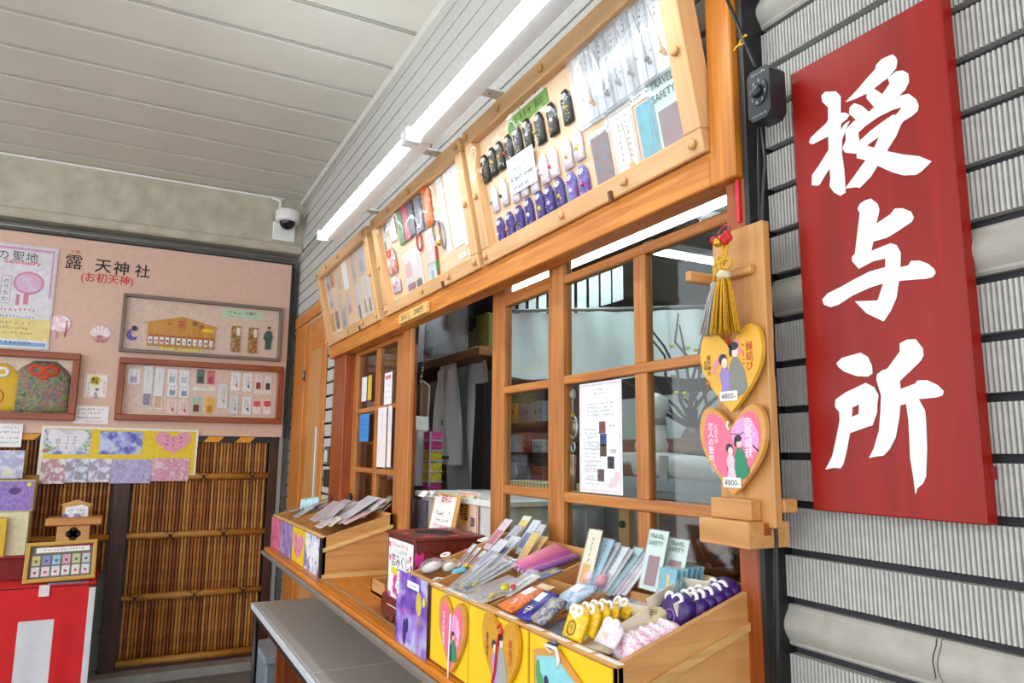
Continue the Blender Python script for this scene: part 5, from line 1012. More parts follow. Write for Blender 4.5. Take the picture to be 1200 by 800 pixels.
def tray(lb, u, v, w, d, rot=0):
    a, b = PF(u, v, SLM, 0); t = thing('paper_tray', lb, 'tray', SLM @ T(a, b, -.012) @ RZ(rot)); cm_ = pm('#e0d6c0', .6); part(t, 'base', MB().box(-w/2, w/2, -d/2, d/2, 0, .002), cm_)
    for q in ((-w/2, -w/2+.0025, -d/2, d/2), (w/2-.0025, w/2, -d/2, d/2), (-w/2, w/2, d/2-.0025, d/2)): part(t, 'wall', MB().box(*q, 0, .036), cm_)
tray('open cream paper tray holding white amulets in near box', 722, 738, .075, .11, 6); tray('open cream paper tray holding a blue packet in near box', 799, 706, .07, .10, 6)
M, L = lean(716, 757, 727, 735); amulet('flat white amulet lying in the front cream tray', M @ T(-.005, L*.5, .004), .06, L*1.3, WHC, '#f4f2f4', .012, bow=1.3)
M, L = lean(780, 722, 790, 702, .01); card('blue-violet brocade packet in the rear cream tray', M @ T(0, L/2, 0), .05, L, art('bluev', ['#2a1c88', '#3a2898', '#5a3a6a', '#201670'], 50), lines=0, sleeve=False, blocks=[(.0, .2, .5, .2, '#8a6a7a')])
PKW = art('pinkwhite', ['#f0e6ee', '#e8c8dc', '#f4eef2', '#e080b0', '#f2e8ee'], 120)
for i, (b_, t_) in enumerate((((738, 779), (747, 748)), ((751, 772), (756, 743)), ((763, 765), (768, 739)), ((775, 758), (779, 735)), ((786, 752), (790, 730)))):
    M, L = lean(*b_, *t_, .035); amulet('%s pink and white floral amulet from the front in near box' % ORD[i], M @ T(0, L*.5, 0), .066, L*1.15, PKW, '#f4f0f4', .028, 'pink and white amulets in near box', bow=.85)
DPU = art('deeppurple', ['#34145f', '#401c78', '#2c0f52', '#482688'], 120)
for i, (b_, t_) in enumerate((((807, 738), (812, 700)), ((824, 730), (829, 700)), ((836, 724), (837, 694)), ((847, 719), (846, 689)), ((857, 713), (855, 684)), ((866, 708), (862, 679)))):
    M, L = lean(*b_, *t_, .032); amulet('%s deep purple amulet from the front along right side of near box' % ORD[i], M @ T(-.016, L*.5, 0), .068, L*1.15, DPU, '#f3f1f3', .034, 'deep purple amulets in near box', emblem=('#9a7ab8', '守') if i == 0 else None, bow=1.25)
# front-left compartment: mirrors and beads
for u, v, r, cc, lb in ((505.5, 662, .030, '#d9d4d2', 'round white bagged mirror charm at front left of near box'), (526, 662, .018, '#cfc8b8', 'smaller pearl mirror charm beside the round mirror')):
    a, b = PF(u, v, SLM, 0); t = thing('mirror_charm', lb, 'charm', SLM @ T(a, b, -.012)); part(t, 'case', MB().lathe([(r*.9, 0), (r, .004), (r, .009), (r*.85, .013)], (0, 0, 0), 'z', 20), pm(cc, .25, .05)); part(t, 'face', MB().lathe([(r*.75, .0), (r*.6, .004), (r*.3, .006)], (0, 0, .013), 'z', 18), pm('#efe9e2', .15, .04)); part(t, 'bag', MB().puff([(r*1.25*math.cos(A), r*1.15*math.sin(A)) for A in [i*.524 for i in range(12)]], -.002, .03), SLEEVE)
a, b = PF(538, 667, SLM, 0); solo('strap_charm', 'turquoise strap charm lying at front left of near box', 'charm', MB().box(-.012, .012, -.02, .02, 0, .012, .004), pm('#6ab8d0', .3, .1, 80), SLM @ T(a, b, -.01) @ RZ(-30))
a, b = PF(547.5, 664.5, SLM, 0); solo('bell_charm', 'small gold bell beside the turquoise strap charm', 'charm', MB().ball((0, 0, .004), .008).ring((0, .008, .004), .004, .001), GOLD, SLM @ T(a, b, 0))
a, b = PF(513, 674, SLM, -.0); card('flat maroon and white card at front left of near box', SLM @ T(a, b, -.014) @ RZ(15), .06, .03, '#d9d2cc', lines=1, vert=False, blocks=[(.1, 0, .5, .5, '#7a3a4a')], sleeve=False)
a, b = PF(524, 657, SLM, 0); solo('white_loop', 'white loop cord on the pearl mirror charm', 'cord', MB().ring((0, 0, .01), .016, .003, 'z', .012), WHITE, SLM @ T(a, b, .008))
a, b = PF(568, 640, SLM, 0); solo('white_bow', 'white twisted bow cord behind the maroon stick charms', 'cord', MB().ring((-.008, .0, .0), .008, .002, 'z', .012).ring((.008, .0, .0), .008, .002, 'z', .012), WHITE, SLM @ T(a, b, .02))

# ================================================================== FAR CHARM BOX
FX0, FX1, FYF, FYB, GZF, GZB = -4.28, -3.10, .742, 1.04, -.356+H, -.268+H
GS = (GZB+.0-GZF)/(FYB-FYF)
fb = thing('charm_box', 'far slanted wooden charm box on the counter by the door', 'display box', I4)
def fside(x0, x1, dz=0):
    zt = lambda y: GZF+GS*(y-FYF)-dz
    return MB().add([(x0, FYF, ZK), (x1, FYF, ZK), (x1, FYB, ZK), (x0, FYB, ZK), (x0, FYF, zt(FYF)), (x1, FYF, zt(FYF)), (x1, FYB, zt(FYB)), (x0, FYB, zt(FYB))], [(0, 3, 2, 1), (4, 5, 6, 7), (0, 1, 5, 4), (1, 2, 6, 5), (2, 3, 7, 6), (3, 0, 4, 7)])
part(fb, 'side_panel', fside(FX0, FX0+.012), TAN['y']); part(fb, 'side_panel', fside(FX1-.012, FX1), TAN['y']); part(fb, 'front_panel', MB().box(FX0, FX1, FYF, FYF+.012, ZK, GZF), TAN['x']); part(fb, 'back_panel', MB().box(FX0, FX1, FYB-.012, FYB, ZK, GZB), TAN['x'])
part(fb, 'inner_floor', MB().add([(FX0, FYF+.012, GZF-.045), (FX1, FYF+.012, GZF-.045), (FX1, FYB-.012, GZB-.045), (FX0, FYB-.012, GZB-.045)], [(0, 1, 2, 3)]), TAN['x'])
part(fb, 'trim_strip', MB().add([(FX1+k_*.01, y_, GZF+GS*(y_-FYF)-d_) for y_, d_, k_ in ((FYF, .045, 0), (FYB, .045, 0), (FYB, .06, 0), (FYF, .06, 0), (FYF, .045, 1), (FYB, .045, 1), (FYB, .06, 1), (FYF, .06, 1))], [(0, 1, 2, 3), (7, 6, 5, 4), (0, 4, 5, 1), (2, 6, 7, 3), (0, 3, 7, 4), (1, 5, 6, 2)]), wood('#e3bd7c', '#d0a666', 'y', .5)); part(fb, 'base_strip', MB().box(FX1, FX1+.012, FYF, FYB, ZK, ZK+.014), wood('#e3bd7c', '#d0a666', 'y', .5))
part(fb, 'dark_edge', MB().box(FX1-.03, FX1+.001, FYF-.008, FYF, ZK, GZF-.004), BLACK)
for x in (-3.9, -3.5): part(fb, 'divider', fside(x-.004, x+.004, .006), TAN['y'])
part(fb, 'edge_cap', MB().box(FX0, FX1, FYF-.004, FYF+.012, GZF-.002, GZF+.004), wood('#e3bd7c', '#d0a666', 'x', .5))
for x0_, x1_, cs, lb in ((-4.30, -4.03, ['#d8608c', '#e07a9c', '#c84a78', '#e8a0b8'], 'magenta-pink sheet on the front of the far box'), (-4.02, -3.73, ['#9a80c0', '#8a70b0', '#b09ad0', '#a088c8'], 'lavender sheet on the front of the far box'), (-3.71, -3.43, ['#e8c81c', '#ecd030', '#e6c010', '#f0d840'], 'yellow sheet with pink heart on the front of far box'), (-3.42, -3.13, ['#4a5aa8', '#d8dcea', '#e6e8f0', '#6a7ac0', '#c85a7a'], 'white heart sheet with blue corners on front of far box')):
    t = thing('seal_sheet', lb, 'seal sheet', SHOP((x0_+x1_)/2, FYF-.004, ZK)); wv = x1_-x0_; part(t, 'sheet', MB().box(-wv/2, wv/2, -.005, GZF-ZK-.008, -.001, .002), art(lb, cs, 14))
    if 'heart' in lb: part(t, 'heart_print', MB().poly(heart_pts(0, .075, wv*.8, .12), .0022, .003), pm('#e48aa8' if 'pink' in lb else '#eef0f6', .5, .08, 60))
    part(t, 'writing', MB().ticks(-.04, .08, .03, .09, .0034, True).ticks(.03, .08, .03, .09, .0034, True), pm('#5a3a58', .6))
FLM = FR((0, FYF, GZF), (1, 0, 0), (0, 1, GS))
def fcard(label, ub, vb, ut, vt, w, col, **k):
    M, L = lean(ub, vb, ut, vt, .0, base=FLM); return card(label, M @ T(0, L/2, 0), w*1.55, L, col, **k)
for b_, t_, w, col, bc, lb in (((340, 599), (386, 586), .05, '#e2e0de', '#c8c8cc', 'long white sleeve at left of the far box'), ((350, 603), (372, 590), .06, '#8a3a4c', '#b05a6a', 'maroon packet in left compartment of far box'), ((362, 600), (384, 590), .05, '#8a8490', '#6a646e', 'grey packet in left compartment of far box'),
    ((366, 610), (395, 588), .09, '#c9b4bc', '#b09aa8', 'dusty pink netted packet in the far box'), ((377, 612), (402, 590), .08, '#cdbcc0', '#a89aa0', 'beige-pink netted packet in the far box'), ((392, 612), (438, 582), .11, '#e8e6ea', '#d2d2da', 'white packet at back of the far box'), ((398, 612), (443, 590), .14, '#efbcc0', '#e8a8b0', 'large pink printed card lying in the far box'),
    ((372, 618), (392, 607), .07, '#f0e0e6', '#d8a8c0', 'white and pink charm in front corner of far box'), ((385, 616), (398, 606), .06, '#efe3c8', '#e8d040', 'cream and yellow charm in front corner of far box'), ((440, 600), (459, 581), .05, '#e3cfa8', '#8a7a60', 'cream stick card at right of far box'), ((447, 598), (465, 582), .04, '#dcc69c', '#7a6a50', 'second cream stick card at right of far box'), ((394, 596), (410, 588), .07, '#9cc4d0', '#c8dce4', 'light blue charm pouch in the far box'), ((345, 606), (366, 594), .06, '#d8d4d6', '#8a8a9a', 'silver bagged charm in left compartment of far box'), ((372, 606), (408, 586), .09, '#d9cdd4', '#a8a0b0', 'pale violet netted packet in middle of far box'), ((384, 610), (420, 588), .09, '#cfd6da', '#9ab0bc', 'pale grey-blue packet in middle of far box'), ((420, 606), (448, 584), .09, '#e8dcdc', '#c8a8b0', 'off-white packet under the cream stick cards')):
    fcard(lb, *b_, *t_, w, col, lines=2, blocks=[(.0, -.3, .6, .2, bc)])
for i in range(6):
    M, L = lean(355+i*3.6, 597-i*.5, 356+i*3.6, 585-i*.5, 0, base=FLM); solo('folded_charm', '%s pale blue folded charm from the left in far box' % ORD[i], 'charm', MB().puff([(-.012, 0), (.012, 0), (.014, .05), (0, .06), (-.014, .05)], 0, .016), pm('#bfe0e6', .5, .08, 80), M, 'pale blue folded charms in far box')
for k, (u, v) in enumerate(((391, 582), (411, 582))):
    p = PY(u, v, 1.025); solo('bead_ornament', ['dark bead ornament at back left of far box', 'dark bead ornament at back centre of far box'][k], 'ornament', MB().ball((0, .01, 0), .02, 1, .8).ball((.02, .0, .005), .014), pm('#3a1a20', .3), SHOP(p.x, 1.02, p.z-.01))

# ================================================================== FORTUNE SLIP BOX
GX0, GX1, GY0, GY1, GZ0, GZ1 = -2.302, -2.05, .76, .978, .425-.375+H-.52+.06, -.25+H
GZ0 = ZK+.075
fo = thing('fortune_box', 'dark red wooden fortune slip box with oval hole on the counter', 'box', I4)
RW = {a: wood('#7a2c1c', '#54170e', a, .35) for a in 'xyz'}
part(fo, 'body', MB().box(GX0, GX1, GY0, GY1, GZ0, GZ1-.01, .002), RW['x']); part(fo, 'lid', MB().box(GX0-.006, GX1+.006, GY0-.006, GY1+.006, GZ1-.012, GZ1, .003), RW['x'])
part(fo, 'hole', MB().disc((GX0+GX1)/2, (GY0+GY1)/2, .075, .06, GZ1+.0006, 28), pm('#120806', .9)); part(fo, 'hole_rim', MB().ring(((GX0+GX1)/2, (GY0+GY1)/2, GZ1), .077, .003, 'z', .062, 6, 28), RW['x'])
bs = part(fo, 'carved_stand', MB().box(GX0-.02, GX1+.0, GY0-.01, GY1, ZK+.05, ZK+.075, .003).box(GX0-.01, GX1, GY0, GY1, ZK+.012, ZK+.05, .006), RW['x']); m = MB()
for k in range(5): x = GX0+.0+k*.058; m.box(x-.012, x+.02, GY0-.008, GY0+.02, ZK, ZK+.03, .006); 
m.box(GX0-.01, GX0+.03, GY0-.006, GY1, ZK, ZK+.03, .006).box(GX1-.03, GX1, GY0-.006, GY1, ZK, ZK+.03, .006); part(bs, 'carved_foot', m, RW['x'])
fp = SHOP(0, GY0-.002, 0); a0_, b1_ = PF(459, 627, fp); a1_, b0_ = PF(483, 690, fp); b1_ = GZ1-.02
ps = part(fo, 'poster', MB(fp).box(GX0+.02, GX1-.01, GZ0-.03, b1_, 0, .0015), PAPER, 'white poster with pink hearts'); cx = (GX0+GX1)/2+.005
m = MB(fp)
part(ps, 'lettering', MB(fp).text('恋みくじ', cx, b1_-.062, .036, .002, .004, fit=.16).ticks(cx, b1_-.035, .12, .012, .002), pm('#3a3438', .6)); part(ps, 'red_lettering', MB(fp).ticks(cx, b1_-.016, .16, .014, .002), pm('#c83a5a', .6)); part(ps, 'yellow_box', MB(fp).box(cx-.08, cx+.05, b1_-.105, b1_-.085, .0018, .002), pm('#ecdc2c', .5))
m = MB(fp); rg = random.Random(3)
for i in range(16): m.poly(heart_pts(cx+rg.uniform(-.1, .1), b1_-.115-rg.uniform(0, .07), .03, .03, 16), .0018+i*.00003)
for dx, dy in ((-.1, -.02), (-.095, -.06), (.09, -.045), (.1, -.07)): m.poly(heart_pts(cx+dx, b1_+dy, .018, .022, 14), .0018)
part(ps, 'heart_prints', m, pm('#e0408c', .5))
for x, y_, in ((GX0+.03, GY0+.03), (GX0+.12, GY0+.015), (GX1-.03, GY0+.05), (GX1-.05, GY1-.04), (GX0+.03, GY1-.05), (GX1-.02, GY1-.09)):
    part(fo, 'heart_sticker', MB().poly(heart_pts(x, y_, .036, .03, 16), GZ1+.0004, GZ1+.0008), pm('#d83a5a', .5))
rm = FR((GX1+.0008, 0, 0), (0, 1, 0), (0, 0, 1))
for y_, z_, w_, h_ in ((GY0+.07, GZ1-.075, .04, .036), (GY0+.012, GZ1-.065, .03, .05), (GY1-.05, GZ1-.05, .03, .03)): part(fo, 'heart_sticker', MB(rm).poly(heart_pts(y_, z_, w_, h_, 18), 0, .0004), pm('#d82a8c', .5))
t = thing('coin_tray', 'plain wooden coin tray beside the red fortune box', 'tray', T(-2.42, .76, ZK+.05)); 
part(t, 'base', MB().box(-.05, .095, 0, .2, 0, .008), TAN['x']); 
for q in ((-.05, -.042, 0, .2), (-.05, .095, 0, .008), (-.05, .095, .192, .2)): part(t, 'wall', MB().box(*q, 0, .045), TAN['x'])
part(t, 'riser', MB().box(-.03, .09, .03, .17, -.05, 0), RW['x'])

# ================================================================== INSIDE THE HATCH
wd = thing('white_cabinet', 'white counter display cabinet inside the serving hatch', 'cabinet', I4)
zt = PY(540, 583, 1.16).z
part(wd, 'body', MB().box(-3.1, -2.36, 1.17, 1.60, ZK-.1, zt-.02, .004), pm('#d9dcda', .4)); part(wd, 'worktop', MB().box(-3.14, -2.34, 1.15, 1.65, zt-.02, zt+.004, .004), pm('#e4e6e2', .35))
HM = SHOP(0, 1.165, 0)
def hcard(label, u, v, w, h, col, dz=.003, **k): a, b = PF(u, v, HM); return card(label, HM @ T(a, b, dz), w, h, col, **k)
hcard('dark purple picture sheet on the white cabinet front', 491, 606, .2, .16, art('hpur', ['#3a2058', '#502a74', '#2c1846', '#6a4488'], 16), lines=1, name='poster', cat='poster')
t = hcard('red framed poster with golden dragon disc on white cabinet', 549, 604, .19, .18, '#e8c8b8', lines=0, sleeve=False, name='poster', cat='poster', border='#c82a2a'); part(t, 'disc', MB().disc(-.03, .02, .05, .055, .0025, 22), pm('#d8a01c', .5)); part(t, 'writing', MB().text('龍', -.03, .02, .07, .003, .01).text('御守', .04, -.03, .035, .003, .004, vert=True), INK); part(t, 'sticker', MB().disc(.07, .065, .012, .014, .003, 12), pm('#3aa84a', .5))
a, b = PF(519, 607, SHOP(0, 1.10, 0)); t = thing('sign_holder', 'wooden sign holder with white seal notice in the hatch', 'sign', FR((a, 1.09, b-.09), (1, 0, 0), (0, .2, .98))); part(t, 'board', MB().box(-.125, .125, -.02, .185, 0, .012, .006), wood('#dba85c', '#c89244', 'y', .45)); part(t, 'paper', MB().box(-.105, .105, -.015, .175, .0125, .0135), PAPER)
part(t, 'red_writing', MB().text('御朱印', 0, .145, .03, .014, .006, fit=.12).ticks(0, .06, .15, .014, .014), pm('#d03a4a', .6)); part(t, 'black_writing', MB().ticks(0, .108, .15, .018, .014).ticks(0, .082, .14, .012, .014).ticks(-.02, .02, .1, .01, .014), INK)
p = PY(483, 560, 1.30); rg_ = thing('card_terminal', 'white payment terminal with small screen on a translucent stack', 'terminal', SHOP(p.x, 1.30, zt+.004)); hh_ = PY(488, 505, 1.30).z-zt
part(rg_, 'column', MB().box(-.06, .06, 0, hh_, -.05, 0, .005), pm('#dfe0ea', .3)); part(rg_, 'head', MB().poly([(-.075, hh_), (.065, hh_), (.055, hh_+.07), (-.075, hh_+.08)], -.06, .01), pm('#e8ecee', .4)); part(rg_, 'screen', MB().box(-.03, .04, hh_+.02, hh_+.055, .0105, .012), pm('#35424a', .2))
p = PY(499, 545, 1.32); for_z = [PY(502, v, 1.32).z for v in (511, 523, 535, 548, 560, 572)]
ta = thing('tray_tower', 'clear tower of small charm trays beside the payment terminal', 'rack', SHOP(p.x, 1.32, zt+.004)); tot = PY(502, 506, 1.32).z-zt-.004
part(ta, 'upright', MB().box(-.045, -.04, 0, tot, -.08, 0), pm('#b8bcc4', .3)); part(ta, 'upright', MB().box(.038, .045, 0, tot, -.008, 0), pm('#b8bcc4', .3))
for i, z_ in enumerate(for_z):
    dr = part(ta, 'tray', MB().box(-.04, .04, z_-zt-.02, z_-zt+.02, -.07, .0, .002), pm(['#d8509a', '#c03a80', '#d8c82c', '#e0d040', '#d8c838', '#c84a8c'][i], .4, .25, 90)); part(dr, 'rim', MB().box(-.042, .042, z_-zt-.026, z_-zt-.02, -.075, .004), pm('#c8ccd0', .3))
for k, u in enumerate((499, 507)):
    p = PZ(u, 579, zt+.012); t = thing('paper_slip', ['left folded white slip on the cabinet top', 'right folded white slip on the cabinet top'][k], 'paper', T(p.x, p.y if p.y < 1.6 else 1.4, zt+.004)); part(t, 'leaf', MB().add([(-.03, -.02, 0), (.03, -.02, 0), (.03, .0, .02), (-.03, .0, .02)], [(0, 1, 2, 3)]), PAPER); part(t, 'leaf', MB().add([(-.03, .02, 0), (-.03, .0, .02), (.03, .0, .02), (.03, .02, 0)], [(0, 1, 2, 3)]), PAPER)
YI = 1.78
sh = thing('inner_shelf', 'dark wooden wall shelf inside the serving hatch', 'shelf', I4); z_ = PY(560, 405, YI-.2).z
part(sh, 'board', MB().box(-5.2, -3.4, YI-.2, YI+.15, z_-.05, z_, .004), wood('#8a5a30', '#6a4020', 'x', .5)); part(sh, 'bracket', MB().box(-4.2, -4.16, YI-.1, YI+.15, z_-.2, z_-.05), DARKW['z'])
p = PY(535, 385, YI-.1); t = thing('plastic_bag', 'clear plastic bag of packing things on the inner shelf', 'bag', SHOP(p.x, YI-.12, z_)); part(t, 'film', MB().puff([(-.28, 0), (.25, 0), (.24, .3), (.32, .46), (.1, .4), (-.1, .5), (-.25, .38)], 0, .15), glassm('bag_film', .12, (.88, .9, .92), haze=.3)); part(t, 'roll', MB().lathe([(.09, 0), (.09, .18)], (.12, .15, .02), 'y', 16), pm('#2a2a2c', .6)); part(t, 'papers', MB().box(-.2, .05, .02, .2, .01, .05, .01), pm('#b0b4b8', .6))
p = PY(574, 394, YI); t = thing('carton', 'small olive carton at the right end of the inner shelf', 'box', SHOP(p.x, YI-.05, z_)); part(t, 'body', MB().box(-.09, .09, 0, .22, -.1, 0, .004), pm('#8a8038', .6)); part(t, 'flap', MB().box(-.09, .09, .218, .224, -.1, .01), pm('#9c9248', .6)); part(t, 'writing', MB().ticks(0, .12, .03, .14, .001, True), INK)
# white hanging bags and cloths
YH = 1.62
def drape(label, u0, v0, u1, v1, y, mat, name='hanging_bag', folds=5, amp=.02, cat='bag', extra=None):
    p = PY(u0, v0, y); q = PY(u1, v1, y); w, h = q.x-p.x, p.z-q.z; t = thing(name, label, cat, SHOP(p.x, y, q.z)); m = MB(); nx, nz = 28, 10
    for sgn in (0, 1):
        vs = []; fs = []
        for j in range(nz+1):
            for i in range(nx+1):
                k = i/nx; r = j/nz; pin = 1-.35*(r**6)
                vs.append((w*(.5+(k-.5)*(pin if name == 'hanging_bag' else 1)), h*r, amp*math.sin(k*folds*6.28+r*1.3)*(1-.3*r)+amp*.5*math.sin(k*11+r*5)-sgn*.004))
        for j in range(nz):
            for i in range(nx):
                a = j*(nx+1)+i; f_ = (a, a+1, a+nx+2, a+nx+1); fs.append(f_ if not sgn else f_[::-1])
        m.add(vs, fs, True)
    part(t, 'cloth', m, mat); return t, w, h
drape('large pale hanging garment cover behind the white bag in hatch', 530, 425, 578, 578, YH+.1, pm('#cdd2d5', .7, .05, 6), folds=2, amp=.03)
t, w, h = drape('white long shopping bag hanging inside the serving hatch', 512, 430, 539, 545, YH, pm('#eef2f2', .6, .03, 6), folds=2, amp=.02); part(t, 'handle', MB().ring((w*.5, h+.03, 0), .06, .01, 'z', .06), pm('#c9cdce', .6)); part(t, 'tag', MB().box(w*.3, w*.5, h-.16, h-.04, .035, .04), PAPER); part(t, 'print', MB().box(w*.45, w*.5, h*.38, h*.44, .03, .034).box(w*.2, w*.75, .03, .05, .026, .03), pm('#6a8a70', .6))
drape('dark coat hanging at right inside the hatch', 558, 450, 584, 640, YH-.1, pm('#17181c', .9, .05), folds=2, amp=.02, name='hanging_coat', cat='coat')
p = PY(498, 470, 1.45); t = thing('paper_roll', 'tall off-white paper sheet standing inside the hatch', 'paper', SHOP(p.x, 1.45, 0)); part(t, 'sheet', MB().poly([(-.04, zt), (.04, zt), (.08, p.z+.08), (-.03, p.z+.12)], 0, .01), pm('#c9c2b2', .7)); part(t, 'fold', MB().poly([(-.05, zt), (-.03, zt), (-.02, p.z+.1), (-.04, p.z+.1)], .01, .014), pm('#dcd6c6', .7))
p = PY(494, 405, 1.5); t = thing('wall_calendar', 'white hanging calendar strip with navy lower edge beside the hatch post', 'calendar', SHOP(p.x, 1.5, p.z)); part(t, 'sheet', MB().poly([(-.05, -.1), (.03, -.1), (.07, .3), (-.02, .3)], 0, .006), pm('#c8ccd2', .6)); part(t, 'binder', MB().box(-.07, .03, -.17, -.1, 0, .01), pm('#20304e', .6))
t = thing('bead_string', 'string of pale prayer beads inside the hatch', 'beads', SHOP(PY(494, 440, 1.5).x, 1.5, PY(494, 440, 1.5).z)); m = MB()
for k in range(9): m.ball((.012*math.sin(k*.9), .06-k*.016, 0), .009)
part(t, 'beads', m, pm('#d8d4cc', .3)); part(t, 'string', MB().tube([(0, .06, 0), (0, .1, 0)], .002, 5), WHITE)
p = PY(515, 552, 1.75); t = thing('side_shelf', 'small wooden side shelf behind the tray tower', 'shelf', SHOP(p.x, 1.75, 0)); part(t, 'board', MB().box(-.2, .12, p.z-.02, p.z, -.2, 0), wood('#a06a30', '#805020', 'x', .5)); part(t, 'box', MB().box(-.15, .1, p.z-.2, p.z-.03, -.2, -.02), pm('#8a7a5a', .7)); part(t, 'leg', MB().box(-.19, -.15, .5, p.z-.02, -.2, -.16), DARKW['y'])

# ================================================================== BEHIND THE GLASS
# paper notices on the far sash
WM3 = SHOP(0, 1.052, 0)
def wcard(label, u, v, w, h, col, M=WM3, **k): a, b = PF(u, v, M); return card(label, M @ T(a, b, .0), w, h, col, sleeve=False, name='notice', cat='notice', **k)
wcard('small white notice on upper left pane of far sash', 427, 456, .085, .125, '#e8eaf0', lines=2, vert=False); wcard('narrow yellow notice on upper left pane of far sash', 433.5, 454, .06, .125, '#e0b82c', lines=1)
wcard('white notice with red heading on upper right pane of far sash', 455, 455, .11, .15, '#eeeef2', lines=4, vert=False, blocks=[(0, .36, .7, .1, '#d86a7a')]); wcard('blue notice on lower left pane of far sash', 427, 501, .16, .14, '#3a88d8', lines=4, vert=False, ink='#20406a')
t = wcard('white notice with red vertical letters on lower right pane of far sash', 447.5, 512, .13, .28, '#eee4e6', lines=1, ink='#c8405a'); wcard('narrow white slip beside the red lettered notice', 456.5, 511, .055, .28, '#efe6e8', lines=1, ink='#c8506a')
# English price list in the near window
WM1 = SHOP(0, 1.066, 0); a0_, b1_ = PF(681, 452, WM1); a1_, b0_ = PF(732, 578, WM1); WM1f = SHOP(0, 1.045+.02, 0)
t = thing('price_list', 'white laminated price list with small photos behind near window pane', 'price list', SHOP(0, 1.0615, 0)); cx = (a0_+a1_)/2; w = a1_-a0_; b0_ = PF(706, 578, WM1)[1]; b1_ = PF(706, 447, WM1)[1]; h = b1_-b0_; z = .0012
part(t, 'sheet', MB().box(a0_, a1_, b0_, b1_, 0, .001), pm('#eceef0', .5)); part(t, 'border', MB().box(a0_+.006, a1_-.006, b0_+.006, b0_+.0075, z, z+.0002).box(a0_+.006, a1_-.006, b1_-.0075, b1_-.006, z, z+.0002).box(a0_+.006, a0_+.0075, b0_+.006, b1_-.006, z, z+.0002).box(a1_-.0075, a1_-.006, b0_+.006, b1_-.006, z, z+.0002), pm('#e3a8b8', .5))
m = MB(); rows = [.07, .105, .2, .235, .265, .3, .43, .465, .5, .55, .58, .61, .65, .68, .72, .76, .785, .81, .855, .88, .92]
for i, r in enumerate(rows): wv = w*(.3 if i < 2 else .62 if i < 6 else .4); m.ticks(cx if i < 6 else cx-w*.18, b1_-h*r, wv, .0065, z, seed=i)
part(t, 'lettering', m, pm('#4c5054', .6))
for k, (dx, r) in enumerate(((.06, .415), (.08, .525), (.08, .62), (.25, .725), (.02, .84))): part(t, 'photo', MB().box(cx+w*dx-.014, cx+w*dx+.014, b1_-h*r-.015, b1_-h*r+.015, z, z+.0004), pm(['#8a4a44', '#3a4a88', '#5a4a30', '#34343c', '#6a5058'][k], .5, .4, 150))
part(t, 'price', MB().text('1200', cx+w*.3, b1_-h*.625, .01, z).ticks(cx+w*.28, b1_-h*.41, .025, .008, z), INK); part(t, 'flower_print', MB().disc(a1_-.035, b0_+.03, .016, .012, z, 12).disc(a1_-.022, b0_+.045, .012, .012, z+.0001, 12).disc(a1_-.05, b0_+.022, .01, .008, z+.0002, 10), pm('#f0ccd4', .6))
# hanging mirror chime
WM1f = SHOP(0, 1.075, 0); wx, wz = PF(671.5, 462, WM1f); ch_ = thing('window_chime', 'silver mirror chime hanging from suction cup inside near window', 'chime', SHOP(wx, 1.078, wz)); part(ch_, 'suction_cup', MB().lathe([(.012, 0), (.016, .004), (.006, .012)], (0, .0, .0), 'z', 14), glassm('cup', .1, (.8, .85, .88), haze=.3)); 
part(ch_, 'cord', MB().tube([(0, 0, .004), (0, -.06, .004)], .0012, 5), WHITE); part(ch_, 'mirror', MB().lathe([(.0, -.0), (.019, 0), (.021, .003), (.019, .006), (.0, .006)], (0, -.09, .0), 'z', 20), pm('#a08a7a', .15, .1, metal=.6)); part(ch_, 'rim', MB().ring((0, -.09, .003), .022, .003, 'z', .03), pm('#c8ccd0', .2, metal=.8)); part(ch_, 'bead', MB().ball((0, -.058, .004), .006), GOLD); part(ch_, 'ornament', MB().ring((0, -.145, .003), .01, .003, 'z', .012), pm('#c8ccd0', .2, metal=.8))
for k in range(3): part(ch_, 'rod', MB().lathe([(.003, -.26), (.003, -.165)], ((k-1)*.011, 0, .003), 'y', 8), pm(['#c8a06a', '#c8ccd0', '#b0553a'][k], .25, .05, metal=.7))
# interior lamps
lp = thing('fluorescent_fixture', 'fluorescent tube lit on the dark ceiling inside the shop', 'light', T(-2.69, 2.14, .97+H)); part(lp, 'body', MB().box(-.04, .04, 0, 1.2, .012, .05, .004), FW); part(lp, 'tube', MB().tube([(0, .02, 0), (0, 1.18, 0)], .014, 10), emit('lit_tube_inner', (.9, .98, 1), 18))
P_ = PY(790, 264, 1.62)
lp3 = thing('fluorescent_fixture', 'fluorescent tube inside the shop seen through the transom pane', 'light', T(P_.x-1.4, 1.62, P_.z+.012)); part(lp3, 'body', MB().box(0, 2.4, -.04, .04, .014, .05, .004), FW); part(lp3, 'tube', MB().tube([(.02, 0, 0), (2.38, 0, 0)], .014, 10), emit('lit_tube_inner', (.9, .98, 1), 18))
lp4 = thing('fluorescent_fixture', 'fluorescent tube inside the shop above the serving hatch', 'light', T(-4.9, 1.45, 2.44)); part(lp4, 'body', MB().box(0, 1.2, -.04, .04, .014, .05, .004), FW); part(lp4, 'tube', MB().tube([(.02, 0, 0), (1.18, 0, 0)], .014, 10), emit('lit_tube_inner', (.9, .98, 1), 18))  # added lamp, hidden by the header, to brighten the hatch interior
lp2 = thing('ceiling_panel_light', 'square lit ceiling light inside the shop near the post', 'light', T(-2.14, 1.89, 1.035+H)); part(lp2, 'frame', MB().box(-.1, .1, -.06, .14, -.002, .012, .003), FW); part(lp2, 'diffuser', MB().box(-.09, .09, -.05, .13, -.008, -.002), emit('lit_panel', (1, 1, 1), 6))
